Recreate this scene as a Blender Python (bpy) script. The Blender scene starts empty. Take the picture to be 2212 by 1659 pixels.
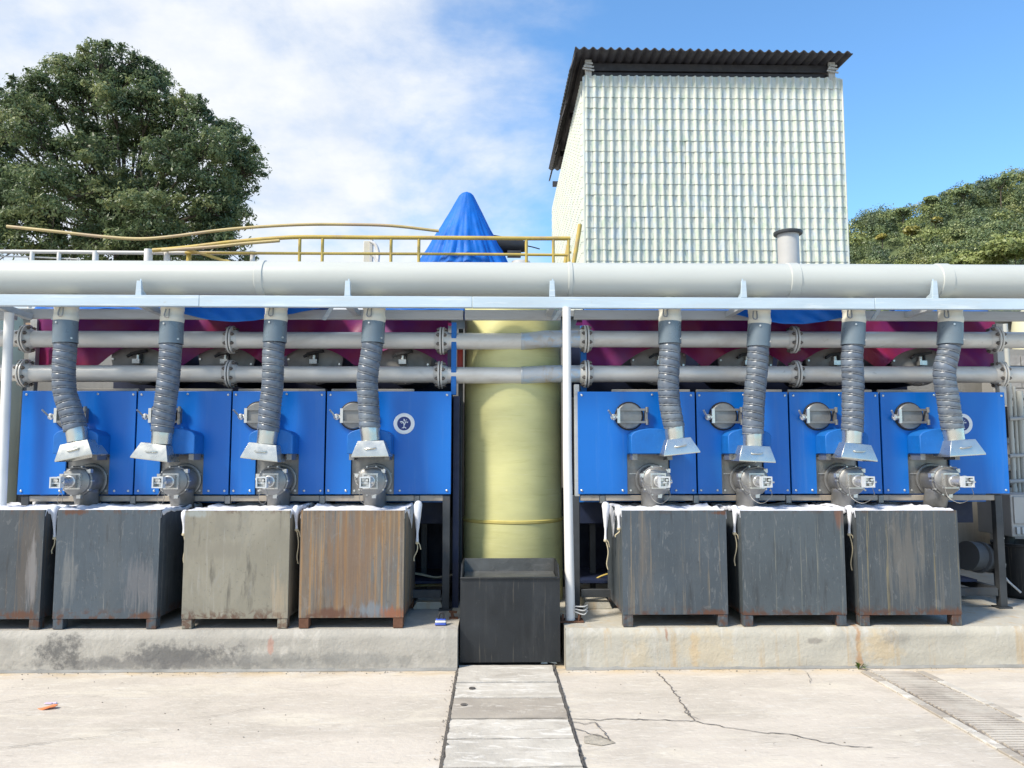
import bpy, math, random
import numpy as np
from mathutils import Vector, Matrix, noise as mnoise

S = bpy.context.scene
COL = S.collection
R = math.radians
random.seed(7)
rng = np.random.default_rng(7)

# ------------------------------------------------------------------ camera
CAM = Vector((0, 0, 1.6))
PITCH, YAW, FPX = R(5.0), R(1.1), 1661.0
cd = bpy.data.cameras.new('camera')
cam = bpy.data.objects.new('camera', cd)
COL.objects.link(cam)
cam.location = CAM
cam.rotation_euler = (R(90) + PITCH, 0, -YAW)
cd.sensor_width = 36
cd.lens = 36 * FPX / 2212
cd.clip_start = 0.05
cd.clip_end = 2000
S.camera = cam

# ------------------------------------------------------------------ sky, sun, exposure
SUN = Vector((-0.58, -0.40, 0.74)).normalized()
W = bpy.data.worlds.new('World')
S.world = W
W.use_nodes = True
wt = W.node_tree
wt.nodes.clear()


def wn(t, **kw):
    n = wt.nodes.new(t)
    for k, v in kw.items():
        setattr(n, k, v)
    return n


def wmath(op, a, b=None, clamp=False):
    n = wn('ShaderNodeMath', operation=op, use_clamp=clamp)
    for i, v in enumerate((a, b)):
        if v is None:
            continue
        if isinstance(v, (int, float)):
            n.inputs[i].default_value = v
        else:
            wt.links.new(v, n.inputs[i])
    return n.outputs[0]


sky = wn('ShaderNodeTexSky', sky_type='NISHITA')
sky.sun_disc = False
sky.sun_elevation = math.asin(SUN.z)
sky.sun_rotation = math.atan2(SUN.x, SUN.y)
sky.air_density = 1.1
sky.dust_density = 0.3
sky.ozone_density = 2.0
tc = wn('ShaderNodeTexCoord')
sp = wn('ShaderNodeSeparateXYZ')
wt.links.new(tc.outputs['Generated'], sp.inputs[0])
zz = wmath('ADD', wmath('MAXIMUM', sp.outputs[2], 0.0), 0.30)
cu = wmath('DIVIDE', sp.outputs[0], zz)
cv = wmath('DIVIDE', sp.outputs[1], zz)
cb = wn('ShaderNodeCombineXYZ')
wt.links.new(cu, cb.inputs[0])
wt.links.new(cv, cb.inputs[1])
n1 = wn('ShaderNodeTexNoise')
n1.inputs['Scale'].default_value = 2.1
n1.inputs['Detail'].default_value = 9
n1.inputs['Roughness'].default_value = 0.58
n1.inputs['Distortion'].default_value = 0.35
wt.links.new(cb.outputs[0], n1.inputs['Vector'])
n2 = wn('ShaderNodeTexNoise')
n2.inputs['Scale'].default_value = 5.5
n2.inputs['Detail'].default_value = 7
n2.inputs['Roughness'].default_value = 0.6
wt.links.new(cb.outputs[0], n2.inputs['Vector'])
bias = wmath('MULTIPLY', wmath('SUBTRACT', sp.outputs[0], 0.05), -1.45)
bias = wmath('MINIMUM', wmath('MAXIMUM', bias, -0.42), 0.30)
cov = wmath('ADD', wmath('ADD', n1.outputs[0], wmath('MULTIPLY', wmath('SUBTRACT', n2.outputs[0], 0.5), 0.36)), bias)
mr = wn('ShaderNodeMapRange', interpolation_type='SMOOTHSTEP')
mr.inputs['From Min'].default_value = 0.36
mr.inputs['From Max'].default_value = 0.88
wt.links.new(cov, mr.inputs['Value'])
ccol = wn('ShaderNodeMixRGB')
ccol.inputs[1].default_value = (5.6, 6.0, 6.6, 1)
ccol.inputs[2].default_value = (6.9, 7.0, 7.1, 1)
mr2 = wn('ShaderNodeMapRange')
mr2.inputs['From Min'].default_value = 0.35
mr2.inputs['From Max'].default_value = 0.62
wt.links.new(n2.outputs[0], mr2.inputs['Value'])
wt.links.new(mr2.outputs[0], ccol.inputs[0])
tint = wn('ShaderNodeMixRGB', blend_type='MULTIPLY')
tint.inputs[0].default_value = 1
tint.inputs[2].default_value = (1.06, 1.50, 1.78, 1)
wt.links.new(sky.outputs[0], tint.inputs[1])
skm = wn('ShaderNodeMixRGB')
wt.links.new(wmath('MULTIPLY', mr.outputs[0], 0.94), skm.inputs[0])
wt.links.new(tint.outputs[0], skm.inputs[1])
wt.links.new(ccol.outputs[0], skm.inputs[2])
bg = wn('ShaderNodeBackground')
bg.inputs[1].default_value = 0.085
wt.links.new(skm.outputs[0], bg.inputs[0])
wo = wn('ShaderNodeOutputWorld')
wt.links.new(bg.outputs[0], wo.inputs[0])

sl = bpy.data.lights.new('sun', 'SUN')
sl.energy = 3.2
sl.angle = R(10)
sl.color = (1.0, 0.92, 0.79)
sun = bpy.data.objects.new('sun', sl)
COL.objects.link(sun)
sun.rotation_euler = (-SUN).to_track_quat('-Z', 'Y').to_euler()

S.view_settings.view_transform = 'Standard'
S.view_settings.look = 'None'
S.view_settings.gamma = 1
S.view_settings.use_curve_mapping = False
S.view_settings.exposure = 0.80

# ------------------------------------------------------------------ pixel to place
FWD = Vector((math.sin(YAW) * math.cos(PITCH), math.cos(YAW) * math.cos(PITCH), math.sin(PITCH)))
RGT = Vector((math.cos(YAW), -math.sin(YAW), 0))
UPV = RGT.cross(FWD)


def ray(x, y):
    return FWD + RGT * ((x - 1106) / FPX) + UPV * ((829.5 - y) / FPX)


def P(x, y, Y):
    d = ray(x, y)
    return CAM + d * (Y / d.y)


def G(x, y, z=0.0):
    d = ray(x, y)
    return CAM + d * ((z - CAM.z) / d.z)


def M(px, Y):          # size in metres of px photo pixels at depth Y
    return px * Y / FPX


def project(p):
    d = Vector(p) - CAM
    k = d.dot(FWD)
    return 1106 + d.dot(RGT) / k * FPX, 829.5 - d.dot(UPV) / k * FPX


# ------------------------------------------------------------------ materials
def mat(name, col, rough=0.6, metal=0.0, var=0.12, vs=2.5, vstretch=(1, 1, 1), bump=0.15, bs=40.0, bstretch=(1, 1, 1),
        layers=(), spots=(), spec=0.5, trans=0.0, rvar=0.1, tint=None, bdist=0.01, spotst=(9, 9, 9)):
    m = bpy.data.materials.new(name)
    m.use_nodes = True
    t = m.node_tree
    b = t.nodes['Principled BSDF']
    L = t.links.new
    geo = t.nodes.new('ShaderNodeNewGeometry')
    pos = geo.outputs['Position']

    def noise(scale, stretch, detail=6, rough=0.6, off=0.0, dist=0.0):
        mp = t.nodes.new('ShaderNodeMapping')
        mp.inputs['Scale'].default_value = stretch
        mp.inputs['Location'].default_value = (off, off * 1.7, off * 0.6)
        L(pos, mp.inputs[0])
        n = t.nodes.new('ShaderNodeTexNoise')
        n.inputs['Scale'].default_value = scale
        n.inputs['Detail'].default_value = detail
        n.inputs['Roughness'].default_value = rough
        n.inputs['Distortion'].default_value = dist
        L(mp.outputs[0], n.inputs['Vector'])
        return n.outputs[0]

    def mrange(v, a, c, o0=0.0, o1=1.0):
        r = t.nodes.new('ShaderNodeMapRange')
        r.inputs['From Min'].default_value = a
        r.inputs['From Max'].default_value = c
        r.inputs['To Min'].default_value = o0
        r.inputs['To Max'].default_value = o1
        L(v, r.inputs['Value'])
        return r.outputs[0]

    def mix(f, a, c):
        x = t.nodes.new('ShaderNodeMixRGB')
        for i, v in enumerate((f, a, c)):
            if isinstance(v, (tuple, list)):
                x.inputs[i].default_value = (*v, 1)
            elif isinstance(v, (int, float)):
                x.inputs[i].default_value = v
            else:
                L(v, x.inputs[i])
        return x.outputs[0]

    def mul(a, c):
        x = t.nodes.new('ShaderNodeMath')
        x.operation = 'MULTIPLY'
        for i, v in enumerate((a, c)):
            if isinstance(v, (int, float)):
                x.inputs[i].default_value = v
            else:
                L(v, x.inputs[i])
        return x.outputs[0]

    lo = tuple(c * (1 - var) for c in col)
    hi = tuple(min(1, c * (1 + var)) for c in col)
    if tint:
        hi = tint
    nv = noise(vs, vstretch)
    cur = mix(mrange(nv, 0.3, 0.7), lo, hi)
    for i, ly in enumerate(layers):
        c, sc, st, a, z, amt = ly[:6]
        f = mul(mrange(noise(sc, st, 7, 0.65, 3.1 * (i + 1), ly[6] if len(ly) > 6 else 0.0), a, z), amt)
        if len(ly) > 7:       # keep to a range of height or of x
            ax, r0, r1 = ly[7]
            sx = t.nodes.new('ShaderNodeSeparateXYZ')
            L(pos, sx.inputs[0])
            f = mul(f, mrange(sx.outputs[ax], r0, r1))
        cur = mix(f, cur, c)
    for i, (p, rad, c, amt) in enumerate(spots):
        mp = t.nodes.new('ShaderNodeMapping')
        mp.vector_type = 'TEXTURE'
        mp.inputs['Location'].default_value = p
        mp.inputs['Scale'].default_value = rad
        L(pos, mp.inputs[0])
        ln = t.nodes.new('ShaderNodeVectorMath')
        ln.operation = 'LENGTH'
        L(mp.outputs[0], ln.inputs[0])
        ad = t.nodes.new('ShaderNodeMath')
        ad.operation = 'ADD'
        L(ln.outputs['Value'], ad.inputs[0])
        L(mrange(noise(1.0, spotst, 9, 0.7, 5.0 + i), 0.25, 0.75, -0.95, 0.95), ad.inputs[1])
        cur = mix(mul(mrange(ad.outputs[0], 1.12, 0.5), amt), cur, c)
    L(cur, b.inputs['Base Color'])
    b.inputs['Metallic'].default_value = metal
    b.inputs['Specular IOR Level'].default_value = spec
    L(mrange(noise(vs * 3, vstretch, 5, 0.6, 9.0), 0.3, 0.7, max(0.03, rough - rvar), min(1, rough + rvar)), b.inputs['Roughness'])
    if bump:
        bp = t.nodes.new('ShaderNodeBump')
        bp.inputs['Strength'].default_value = bump
        bp.inputs['Distance'].default_value = bdist
        L(noise(bs, bstretch, 6, 0.6, 1.0), bp.inputs['Height'])
        L(bp.outputs[0], b.inputs['Normal'])
    if trans:
        tr = t.nodes.new('ShaderNodeBsdfTranslucent')
        L(cur, tr.inputs['Color'])
        ms = t.nodes.new('ShaderNodeMixShader')
        ms.inputs[0].default_value = trans
        L(b.outputs[0], ms.inputs[1])
        L(tr.outputs[0], ms.inputs[2])
        L(ms.outputs[0], t.nodes['Material Output'].inputs['Surface'])
    return m


def leafmat(name, c0, c1, c2, trans=0.25, nscale=0.9):
    m = bpy.data.materials.new(name)
    m.use_nodes = True
    t = m.node_tree
    b = t.nodes['Principled BSDF']
    g = t.nodes.new('ShaderNodeNewGeometry')
    rp = t.nodes.new('ShaderNodeValToRGB')
    e = rp.color_ramp.elements
    e[0].color = (*c0, 1)
    e[1].color = (*c2, 1)
    k = e.new(0.6)
    k.color = (*c1, 1)
    n = t.nodes.new('ShaderNodeTexNoise')
    n.inputs['Scale'].default_value = nscale
    n.inputs['Detail'].default_value = 3
    t.links.new(g.outputs['Position'], n.inputs['Vector'])
    a = t.nodes.new('ShaderNodeMath')
    a.operation = 'MULTIPLY_ADD'
    a.inputs[1].default_value = 0.45
    t.links.new(g.outputs['Random Per Island'], a.inputs[0])
    a2 = t.nodes.new('ShaderNodeMath')
    a2.operation = 'MULTIPLY_ADD'
    a2.inputs[1].default_value = 2.2
    a2.inputs[2].default_value = -0.82
    t.links.new(n.outputs[0], a2.inputs[0])
    t.links.new(a2.outputs[0], a.inputs[2])
    t.links.new(a.outputs[0], rp.inputs[0])
    t.links.new(rp.outputs[0], b.inputs['Base Color'])
    b.inputs['Roughness'].default_value = 0.45
    tr = t.nodes.new('ShaderNodeBsdfTranslucent')
    t.links.new(rp.outputs[0], tr.inputs['Color'])
    ms = t.nodes.new('ShaderNodeMixShader')
    ms.inputs[0].default_value = trans
    t.links.new(b.outputs[0], ms.inputs[1])
    t.links.new(tr.outputs[0], ms.inputs[2])
    t.links.new(ms.outputs[0], t.nodes['Material Output'].inputs['Surface'])
    return m


A = (1, 1, 1)
XZ = (1, 1, 1)
VST = (9, 9, 0.55)       # vertical streaks
MT = {}
MT['concrete'] = mat('yard concrete', (0.525, 0.475, 0.415), 0.85, var=0.10, vs=0.9, bump=0.35, bs=26, bdist=0.012, layers=(
    ((0.37, 0.335, 0.285), 0.8, (1, 2.2, 1), 0.46, 0.66, 0.6, 0.6), ((0.62, 0.57, 0.48), 1.3, (1, 3.0, 1), 0.52, 0.66, 0.6, 0.9),
    ((0.58, 0.56, 0.52), 5.0, (1, 4, 1), 0.56, 0.68, 0.6, 1.4), ((0.30, 0.275, 0.24), 7, (1, 5, 1), 0.585, 0.68, 0.55, 1.2), ((0.66, 0.62, 0.55), 9, (1, 6, 1), 0.56, 0.64, 0.6, 1.5),
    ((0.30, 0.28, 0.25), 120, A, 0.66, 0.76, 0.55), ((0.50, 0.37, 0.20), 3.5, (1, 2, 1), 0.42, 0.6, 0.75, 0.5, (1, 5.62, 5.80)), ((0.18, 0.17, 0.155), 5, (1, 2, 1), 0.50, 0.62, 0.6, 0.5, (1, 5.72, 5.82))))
MT['slab'] = mat('drain slab concrete', (0.50, 0.47, 0.42), 0.85, var=0.18, vs=2.0, bump=0.5, bs=22, bdist=0.012, layers=(
    ((0.33, 0.30, 0.26), 2.5, (1, 2, 1), 0.5, 0.7, 0.7, 1.0), ((0.68, 0.66, 0.62), 4, (1, 3, 1), 0.52, 0.62, 0.7, 1.2), ((0.24, 0.22, 0.2), 60, A, 0.64, 0.74, 0.6)))
MT['slab_dark'] = mat('brown drain slab concrete', (0.36, 0.325, 0.28), 0.85, var=0.18, vs=2.0, bump=0.5, bs=22, bdist=0.012, layers=(
    ((0.25, 0.22, 0.19), 2.5, (1, 2, 1), 0.5, 0.7, 0.6, 1.0), ((0.58, 0.55, 0.5), 4, (1, 3, 1), 0.56, 0.64, 0.7, 1.2)))
MT['joint'] = mat('joint dirt', (0.10, 0.092, 0.085), 0.95, var=0.4, vs=20)
MT['crack'] = mat('crack dirt', (0.15, 0.135, 0.125), 0.95, var=0.4, vs=20)


def plat_mat(name, base, spots, layers):
    return mat(name, base, 0.85, var=0.12, vs=1.6, bump=0.5, bs=30, bdist=0.012, layers=layers, spots=spots)


YE = 5.81
MT['platL'] = plat_mat('grey platform concrete', (0.385, 0.362, 0.32), [
    (P(135, 1405, YE), (0.16, 0.5, 0.13), (0.10, 0.098, 0.095), 0.85),
    (P(395, 1415, YE), (0.42, 0.5, 0.085), (0.12, 0.118, 0.115), 0.85),
    (P(340, 1432, YE), (0.9, 0.5, 0.05), (0.15, 0.145, 0.14), 0.7),
    (P(600, 1428, YE), (0.6, 0.5, 0.06), (0.22, 0.215, 0.2), 0.6),
    (P(780, 1425, YE), (0.5, 0.5, 0.05), (0.22, 0.215, 0.2), 0.55),
    (P(585, 1395, YE), (0.02, 0.5, 0.06), (0.45, 0.18, 0.12), 0.5)], (
    ((0.25, 0.24, 0.22), 2.2, A, 0.5, 0.68, 0.6, 0.6), ((0.50, 0.47, 0.42), 5, (1.5, 1, 0.8), 0.54, 0.66, 0.7, 0.8),
    ((0.26, 0.25, 0.23), 1.0, (14, 14, 1.2), 0.56, 0.72, 0.5), ((0.18, 0.17, 0.16), 30, A, 0.62, 0.74, 0.5)))
MT['platR'] = plat_mat('pale platform concrete', (0.46, 0.432, 0.365), [
    (P(1855, 1400, YE), (0.025, 0.5, 0.2), (0.42, 0.24, 0.12), 0.8),
    (P(1905, 1400, YE), (0.16, 0.5, 0.12), (0.52, 0.40, 0.24), 0.6),
    (P(1500, 1405, YE), (0.04, 0.5, 0.2), (0.50, 0.36, 0.20), 0.7),
    (P(1530, 1400, YE), (0.22, 0.5, 0.16), (0.52, 0.43, 0.29), 0.5),
    (P(1380, 1420, YE), (0.1, 0.5, 0.2), (0.52, 0.43, 0.29), 0.5),
    (P(1440, 1375, YE), (0.012, 0.5, 0.05), (0.3, 0.14, 0.08), 0.7),
    (P(1760, 1385, YE), (0.08, 0.5, 0.02), (0.2, 0.18, 0.16), 0.6),
    (P(1930, 1375, YE), (0.12, 0.5, 0.05), (0.25, 0.23, 0.2), 0.5)], (
    ((0.34, 0.33, 0.30), 2.2, A, 0.5, 0.68, 0.5, 0.6), ((0.55, 0.53, 0.49), 4, (2, 1, 0.6), 0.54, 0.66, 0.6, 0.8),
    ((0.46, 0.34, 0.2), 1.0, (12, 12, 0.7), 0.54, 0.66, 0.65), ((0.24, 0.22, 0.19), 30, A, 0.64, 0.76, 0.5)))
MT['blue'] = mat('blue panel paint', (0.0, 0.138, 0.53), 0.38, var=0.05, vs=1.2, bump=0.10, bs=2.2, layers=(
    ((0.10, 0.22, 0.50), 1.0, (14, 14, 0.7), 0.56, 0.72, 0.22), ((0.0, 0.19, 0.60), 3, (1, 1, 1.4), 0.55, 0.8, 0.25), ((0.02, 0.07, 0.3), 40, A, 0.7, 0.8, 0.3)))
MT['blue_cover'] = mat('matt blue cover paint', (0.0, 0.115, 0.42), 0.6, var=0.12, vs=8, bump=0.15, bs=60, layers=(((0.04, 0.2, 0.5), 30, A, 0.62, 0.72, 0.4),))
MT['navy'] = mat('dark navy steel', (0.008, 0.016, 0.05), 0.6, var=0.3, vs=4, bump=0.1)
MT['steel'] = mat('dull grey steel', (0.24, 0.24, 0.235), 0.42, 0.6, var=0.18, vs=7, bump=0.12, bs=50, layers=(((0.13, 0.12, 0.11), 9, A, 0.55, 0.72, 0.5, 0.5),))
MT['steel_lt'] = mat('bright machined steel', (0.62, 0.62, 0.60), 0.32, 0.75, var=0.12, vs=12, bump=0.08)
MT['white_box'] = mat('white terminal casing', (0.52, 0.55, 0.57), 0.4, 0.0, var=0.08, vs=20, bump=0.05)
MT['dark_steel'] = mat('dark weathered steel', (0.055, 0.06, 0.066), 0.55, 0.3, var=0.25, vs=5, bump=0.15, layers=(((0.12, 0.07, 0.04), 10, A, 0.62, 0.75, 0.5),))
MT['rubber'] = mat('black rubber', (0.015, 0.016, 0.02), 0.6, var=0.2)
MT['galv'] = mat('galvanised sheet', (0.56, 0.565, 0.53), 0.30, 0.88, var=0.10, vs=5, bump=0.03, bs=8, rvar=0.10)
MT['pvc'] = mat('pale grey plastic pipe', (0.47, 0.49, 0.465), 0.42, var=0.05, vs=1.5, vstretch=(0.5, 2, 2), bump=0.03, layers=(
    ((0.40, 0.41, 0.385), 3, (0.6, 2, 4), 0.58, 0.8, 0.35), ((0.36, 0.35, 0.32), 22, (0.3, 1, 1), 0.70, 0.8, 0.4)))
MT['pvc_cream'] = mat('cream plastic coupling', (0.60, 0.58, 0.50), 0.5, var=0.06, vs=6, bump=0.04)
MT['pvc_blue'] = mat('blue grey plastic sleeve', (0.13, 0.17, 0.205), 0.32, var=0.1, vs=5, bump=0.03)
MT['hose'] = mat('grey ribbed hose', (0.105, 0.13, 0.17), 0.36, var=0.3, vs=9, bump=0.15, bs=35, layers=(((0.22, 0.25, 0.26), 4, A, 0.5, 0.7, 0.6),), rvar=0.12)
MT['coil'] = mat('hose wire coil', (0.17, 0.185, 0.20), 0.5, 0.0, var=0.2, vs=9)
MT['beam'] = mat('silver blue painted steel', (0.45, 0.55, 0.63), 0.5, 0.0, var=0.08, vs=3, vstretch=(0.5, 2, 3), bump=0.1, layers=(
    ((0.46, 0.50, 0.52), 3.5, (0.8, 3, 7), 0.52, 0.7, 0.5, 0.6), ((0.36, 0.29, 0.2), 9, (1, 3, 2), 0.66, 0.76, 0.5, 0.5), ((0.66, 0.72, 0.76), 4, (0.5, 3, 8), 0.54, 0.64, 0.5)))
MT['beam_grey'] = mat('grey painted steel', (0.40, 0.42, 0.43), 0.5, 0.0, var=0.08, vs=3, vstretch=(0.5, 2, 3), bump=0.1, layers=(
    ((0.28, 0.28, 0.27), 3.5, (0.8, 3, 7), 0.52, 0.7, 0.5, 0.6), ((0.3, 0.22, 0.15), 9, (1, 3, 2), 0.66, 0.76, 0.5, 0.5)))
MT['rail_beige'] = mat('beige grimy rail', (0.36, 0.32, 0.27), 0.6, 0.1, var=0.15, vs=4, vstretch=(1, 1, 2), bump=0.12, layers=(
    ((0.18, 0.13, 0.09), 4, (2, 1, 1), 0.54, 0.7, 0.6, 0.5),))
MT['white_paint'] = mat('white painted post', (0.72, 0.71, 0.69), 0.45, var=0.06, vs=4, bump=0.06, layers=(((0.45, 0.4, 0.34), 8, (3, 3, 0.6), 0.62, 0.75, 0.5),))
MT['pipe'] = mat('silver painted pipe', (0.60, 0.595, 0.57), 0.40, 0.15, var=0.08, vs=3, vstretch=(0.7, 2, 2), bump=0.12, bs=30, layers=(
    ((0.44, 0.41, 0.37), 2.6, (0.9, 2, 2), 0.5, 0.68, 0.55, 0.6), ((0.25, 0.20, 0.16), 16, A, 0.64, 0.76, 0.55, 0.5), ((0.6, 0.6, 0.58), 5, (0.6, 2, 4), 0.58, 0.7, 0.4)))
MT['pipe_patch'] = mat('silver pipe with pale blue paint', (0.44, 0.47, 0.50), 0.42, 0.2, var=0.1, vs=3, bump=0.2, bs=30, layers=(
    ((0.36, 0.50, 0.66), 6, (0.8, 2, 2.5), 0.5, 0.58, 0.8, 0.8), ((0.40, 0.33, 0.24), 5, A, 0.56, 0.66, 0.7, 0.8)))
MT['frp'] = mat('yellow green fibreglass', (0.545, 0.53, 0.245), 0.5, var=0.10, vs=2.0, vstretch=(1, 1, 3), bump=0.10, bs=9, bstretch=(1, 1, 9), bdist=0.010, layers=(
    ((0.58, 0.56, 0.28), 2.0, (1, 1, 16), 0.5, 0.7, 0.5, 0.7), ((0.40, 0.38, 0.14), 3.0, (1, 1, 10), 0.56, 0.74, 0.5, 0.7), ((0.62, 0.61, 0.40), 6, (1, 1, 26), 0.6, 0.7, 0.5)))
MT['frp_band'] = mat('ochre fibreglass band', (0.50, 0.42, 0.13), 0.4, var=0.12, vs=5, bump=0.2, bs=14, bstretch=(1, 1, 6))
MT['black_bin'] = mat('black steel tub', (0.013, 0.0155, 0.019), 0.5, 0.0, var=0.35, vs=3, bump=0.12, bs=12, layers=(
    ((0.035, 0.037, 0.04), 2.2, (5, 5, 0.7), 0.52, 0.7, 0.6, 0.4), ((0.10, 0.088, 0.07), 1.0, (60, 60, 0.5), 0.61, 0.65, 0.45), ((0.1, 0.1, 0.1), 9, A, 0.66, 0.75, 0.5, 2.0)))
MT['black_in'] = mat('grey worn tub lining', (0.10, 0.105, 0.105), 0.5, 0.2, var=0.3, vs=5, bump=0.15, layers=(((0.2, 0.2, 0.19), 7, (1, 1, 2), 0.55, 0.7, 0.5, 1.0),))
MT['cloth'] = mat('white filter cloth', (0.78, 0.79, 0.84), 0.8, var=0.06, vs=6, bump=0.25, bs=30, trans=0.15)
MT['cord'] = mat('beige cord', (0.55, 0.48, 0.33), 0.8, var=0.1)
MT['red_tarp'] = mat('crimson tarpaulin', (0.40, 0.025, 0.05), 0.45, var=0.15, vs=1.8, tint=(0.20, 0.035, 0.24), bump=0.2, bs=5, bdist=0.03, trans=0.3)
MT['blue_tarp'] = mat('bright blue tarpaulin', (0.0, 0.15, 0.62), 0.62, var=0.18, vs=3, bump=0.25, bs=9, bstretch=(1, 1, 1), bdist=0.03, trans=0.2)
MT['yellow'] = mat('yellow railing paint', (0.50, 0.37, 0.085), 0.5, var=0.12, vs=4, bump=0.08, layers=(((0.34, 0.24, 0.13), 3, (1, 1, 1), 0.5, 0.68, 0.8, 0.4),))
MT['bamboo'] = mat('dull yellow pole', (0.46, 0.36, 0.16), 0.5, var=0.15, vs=3, bump=0.1, layers=(((0.40, 0.29, 0.2), 1.6, A, 0.48, 0.62, 0.8, 0.3),))
MT['grey_rail'] = mat('grey white railing', (0.50, 0.50, 0.49), 0.5, 0.1, var=0.1, vs=4, bump=0.08)
MT['tile'] = mat('white resin tile', (0.54, 0.57, 0.51), 0.45, var=0.05, vs=6, vstretch=(1.5, 1.5, 0.7), bump=0.02, layers=(
    ((0.42, 0.50, 0.58), 5, (2.4, 1, 0.7), 0.52, 0.60, 0.6), ((0.40, 0.49, 0.39), 5, (2.0, 1, 0.8), 0.53, 0.61, 0.6), ((0.68, 0.67, 0.56), 3, (3, 3, 0.6), 0.54, 0.66, 0.5)))
MT['dark_roof'] = mat('dark grey roof sheet', (0.035, 0.035, 0.042), 0.6, var=0.3, vs=5, bump=0.15, layers=(((0.075, 0.07, 0.065), 4, (1, 1, 1), 0.54, 0.7, 0.6),))
MT['inner_dark'] = mat('dark interior lining', (0.03, 0.032, 0.04), 0.8, var=0.2)
MT['weather_wood'] = mat('weathered grey post', (0.42, 0.42, 0.40), 0.8, var=0.2, vs=8, vstretch=(4, 4, 0.6), bump=0.4)
MT['wall'] = mat('stained tank wall concrete', (0.26, 0.255, 0.24), 0.9, var=0.15, vs=1.5, bump=0.3, layers=(((0.14, 0.14, 0.13), 1, (4, 4, 0.4), 0.5, 0.7, 0.6),))
MT['brick'] = mat('grey block', (0.30, 0.29, 0.275), 0.9, var=0.25, vs=6, bump=0.4, layers=(((0.5, 0.49, 0.47), 9, A, 0.55, 0.65, 0.6),))
MT['bark'] = mat('tree bark', (0.07, 0.058, 0.045), 0.9, var=0.3, vs=5, vstretch=(3, 3, 0.6), bump=0.6, bs=20)
MT['hill'] = mat('hill soil', (0.10, 0.135, 0.055), 0.95, var=0.3, vs=0.1, bump=0)
MT['cabinet'] = mat('grey cabinet paint', (0.46, 0.46, 0.45), 0.5, var=0.08, vs=3, bump=0.05)
MT['duct'] = mat('dark grey duct', (0.13, 0.135, 0.14), 0.5, var=0.15)
MT['rust'] = mat('rusty steel', (0.13, 0.06, 0.035), 0.85, 0.1, var=0.35, vs=9, bump=0.3)
MT['bolt'] = mat('weathered bolt', (0.16, 0.14, 0.125), 0.6, 0.4, var=0.3, vs=20)
MT['navy_logo'] = mat('navy enamel', (0.01, 0.03, 0.17), 0.4, var=0.1)
MT['logo_white'] = mat('white enamel', (0.78, 0.80, 0.80), 0.4, var=0.05)
MT['orange'] = mat('orange plastic', (0.75, 0.22, 0.08), 0.5, var=0.1)
MT['lilac'] = mat('pale lilac plastic', (0.6, 0.5, 0.68), 0.5, var=0.1)
MT['royal'] = mat('royal blue plastic', (0.05, 0.10, 0.45), 0.45, var=0.1)
MT['cream_tank'] = mat('cream plastic tank', (0.66, 0.64, 0.45), 0.5, var=0.08)
MT['weed'] = mat('weed leaf', (0.10, 0.15, 0.03), 0.6, var=0.3, vs=30, trans=0.3)
MT['leaf'] = leafmat('tree leaf', (0.055, 0.09, 0.046), (0.145, 0.20, 0.092), (0.31, 0.34, 0.15), 0.45)
MT['hill_leaf'] = leafmat('hill foliage', (0.115, 0.165, 0.09), (0.19, 0.25, 0.11), (0.31, 0.345, 0.14), 0.25, 0.22)
MT['hill_leaf_dark'] = leafmat('dark hill foliage', (0.05, 0.08, 0.05), (0.10, 0.14, 0.07), (0.18, 0.22, 0.09), 0.25, 0.22)
MT['hill_leaf_olive'] = leafmat('olive hill foliage', (0.13, 0.15, 0.06), (0.21, 0.24, 0.085), (0.34, 0.34, 0.12), 0.25, 0.22)
MT['pale_leaf'] = leafmat('pale tree leaf', (0.14, 0.18, 0.06), (0.25, 0.30, 0.10), (0.38, 0.40, 0.15))
MT['yellow_leaf'] = leafmat('yellow tree leaf', (0.20, 0.20, 0.05), (0.32, 0.29, 0.07), (0.44, 0.38, 0.10))


def bin_mat(name, base, layers, spots=(), metal=0.15, rough=0.5):
    return mat(name, base, rough, metal, var=0.14, vs=1.8, bump=0.14, bs=16, bdist=0.012, layers=layers + (((0.03, 0.028, 0.026), 45, A, 0.60, 0.70, 0.35), ((0.26, 0.26, 0.25), 60, (1.6, 1.6, 0.12), 0.61, 0.67, 0.45, 0.8), ((0.24, 0.24, 0.235), 8, (1.2, 1, 0.6), 0.60, 0.63, 0.22, 2.5), ((0.025, 0.024, 0.023), 5, (3, 3, 0.4), 0.56, 0.70, 0.5, 0.3), ((0.095, 0.045, 0.028), 16, A, 0.47, 0.58, 0.85, 0.5, (2, 0.455, 0.395)), ((0.10, 0.05, 0.03), 16, A, 0.52, 0.60, 0.8, 0.5, (2, 1.125, 1.165))), spots=spots, spotst=(30, 30, 2.4))


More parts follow.
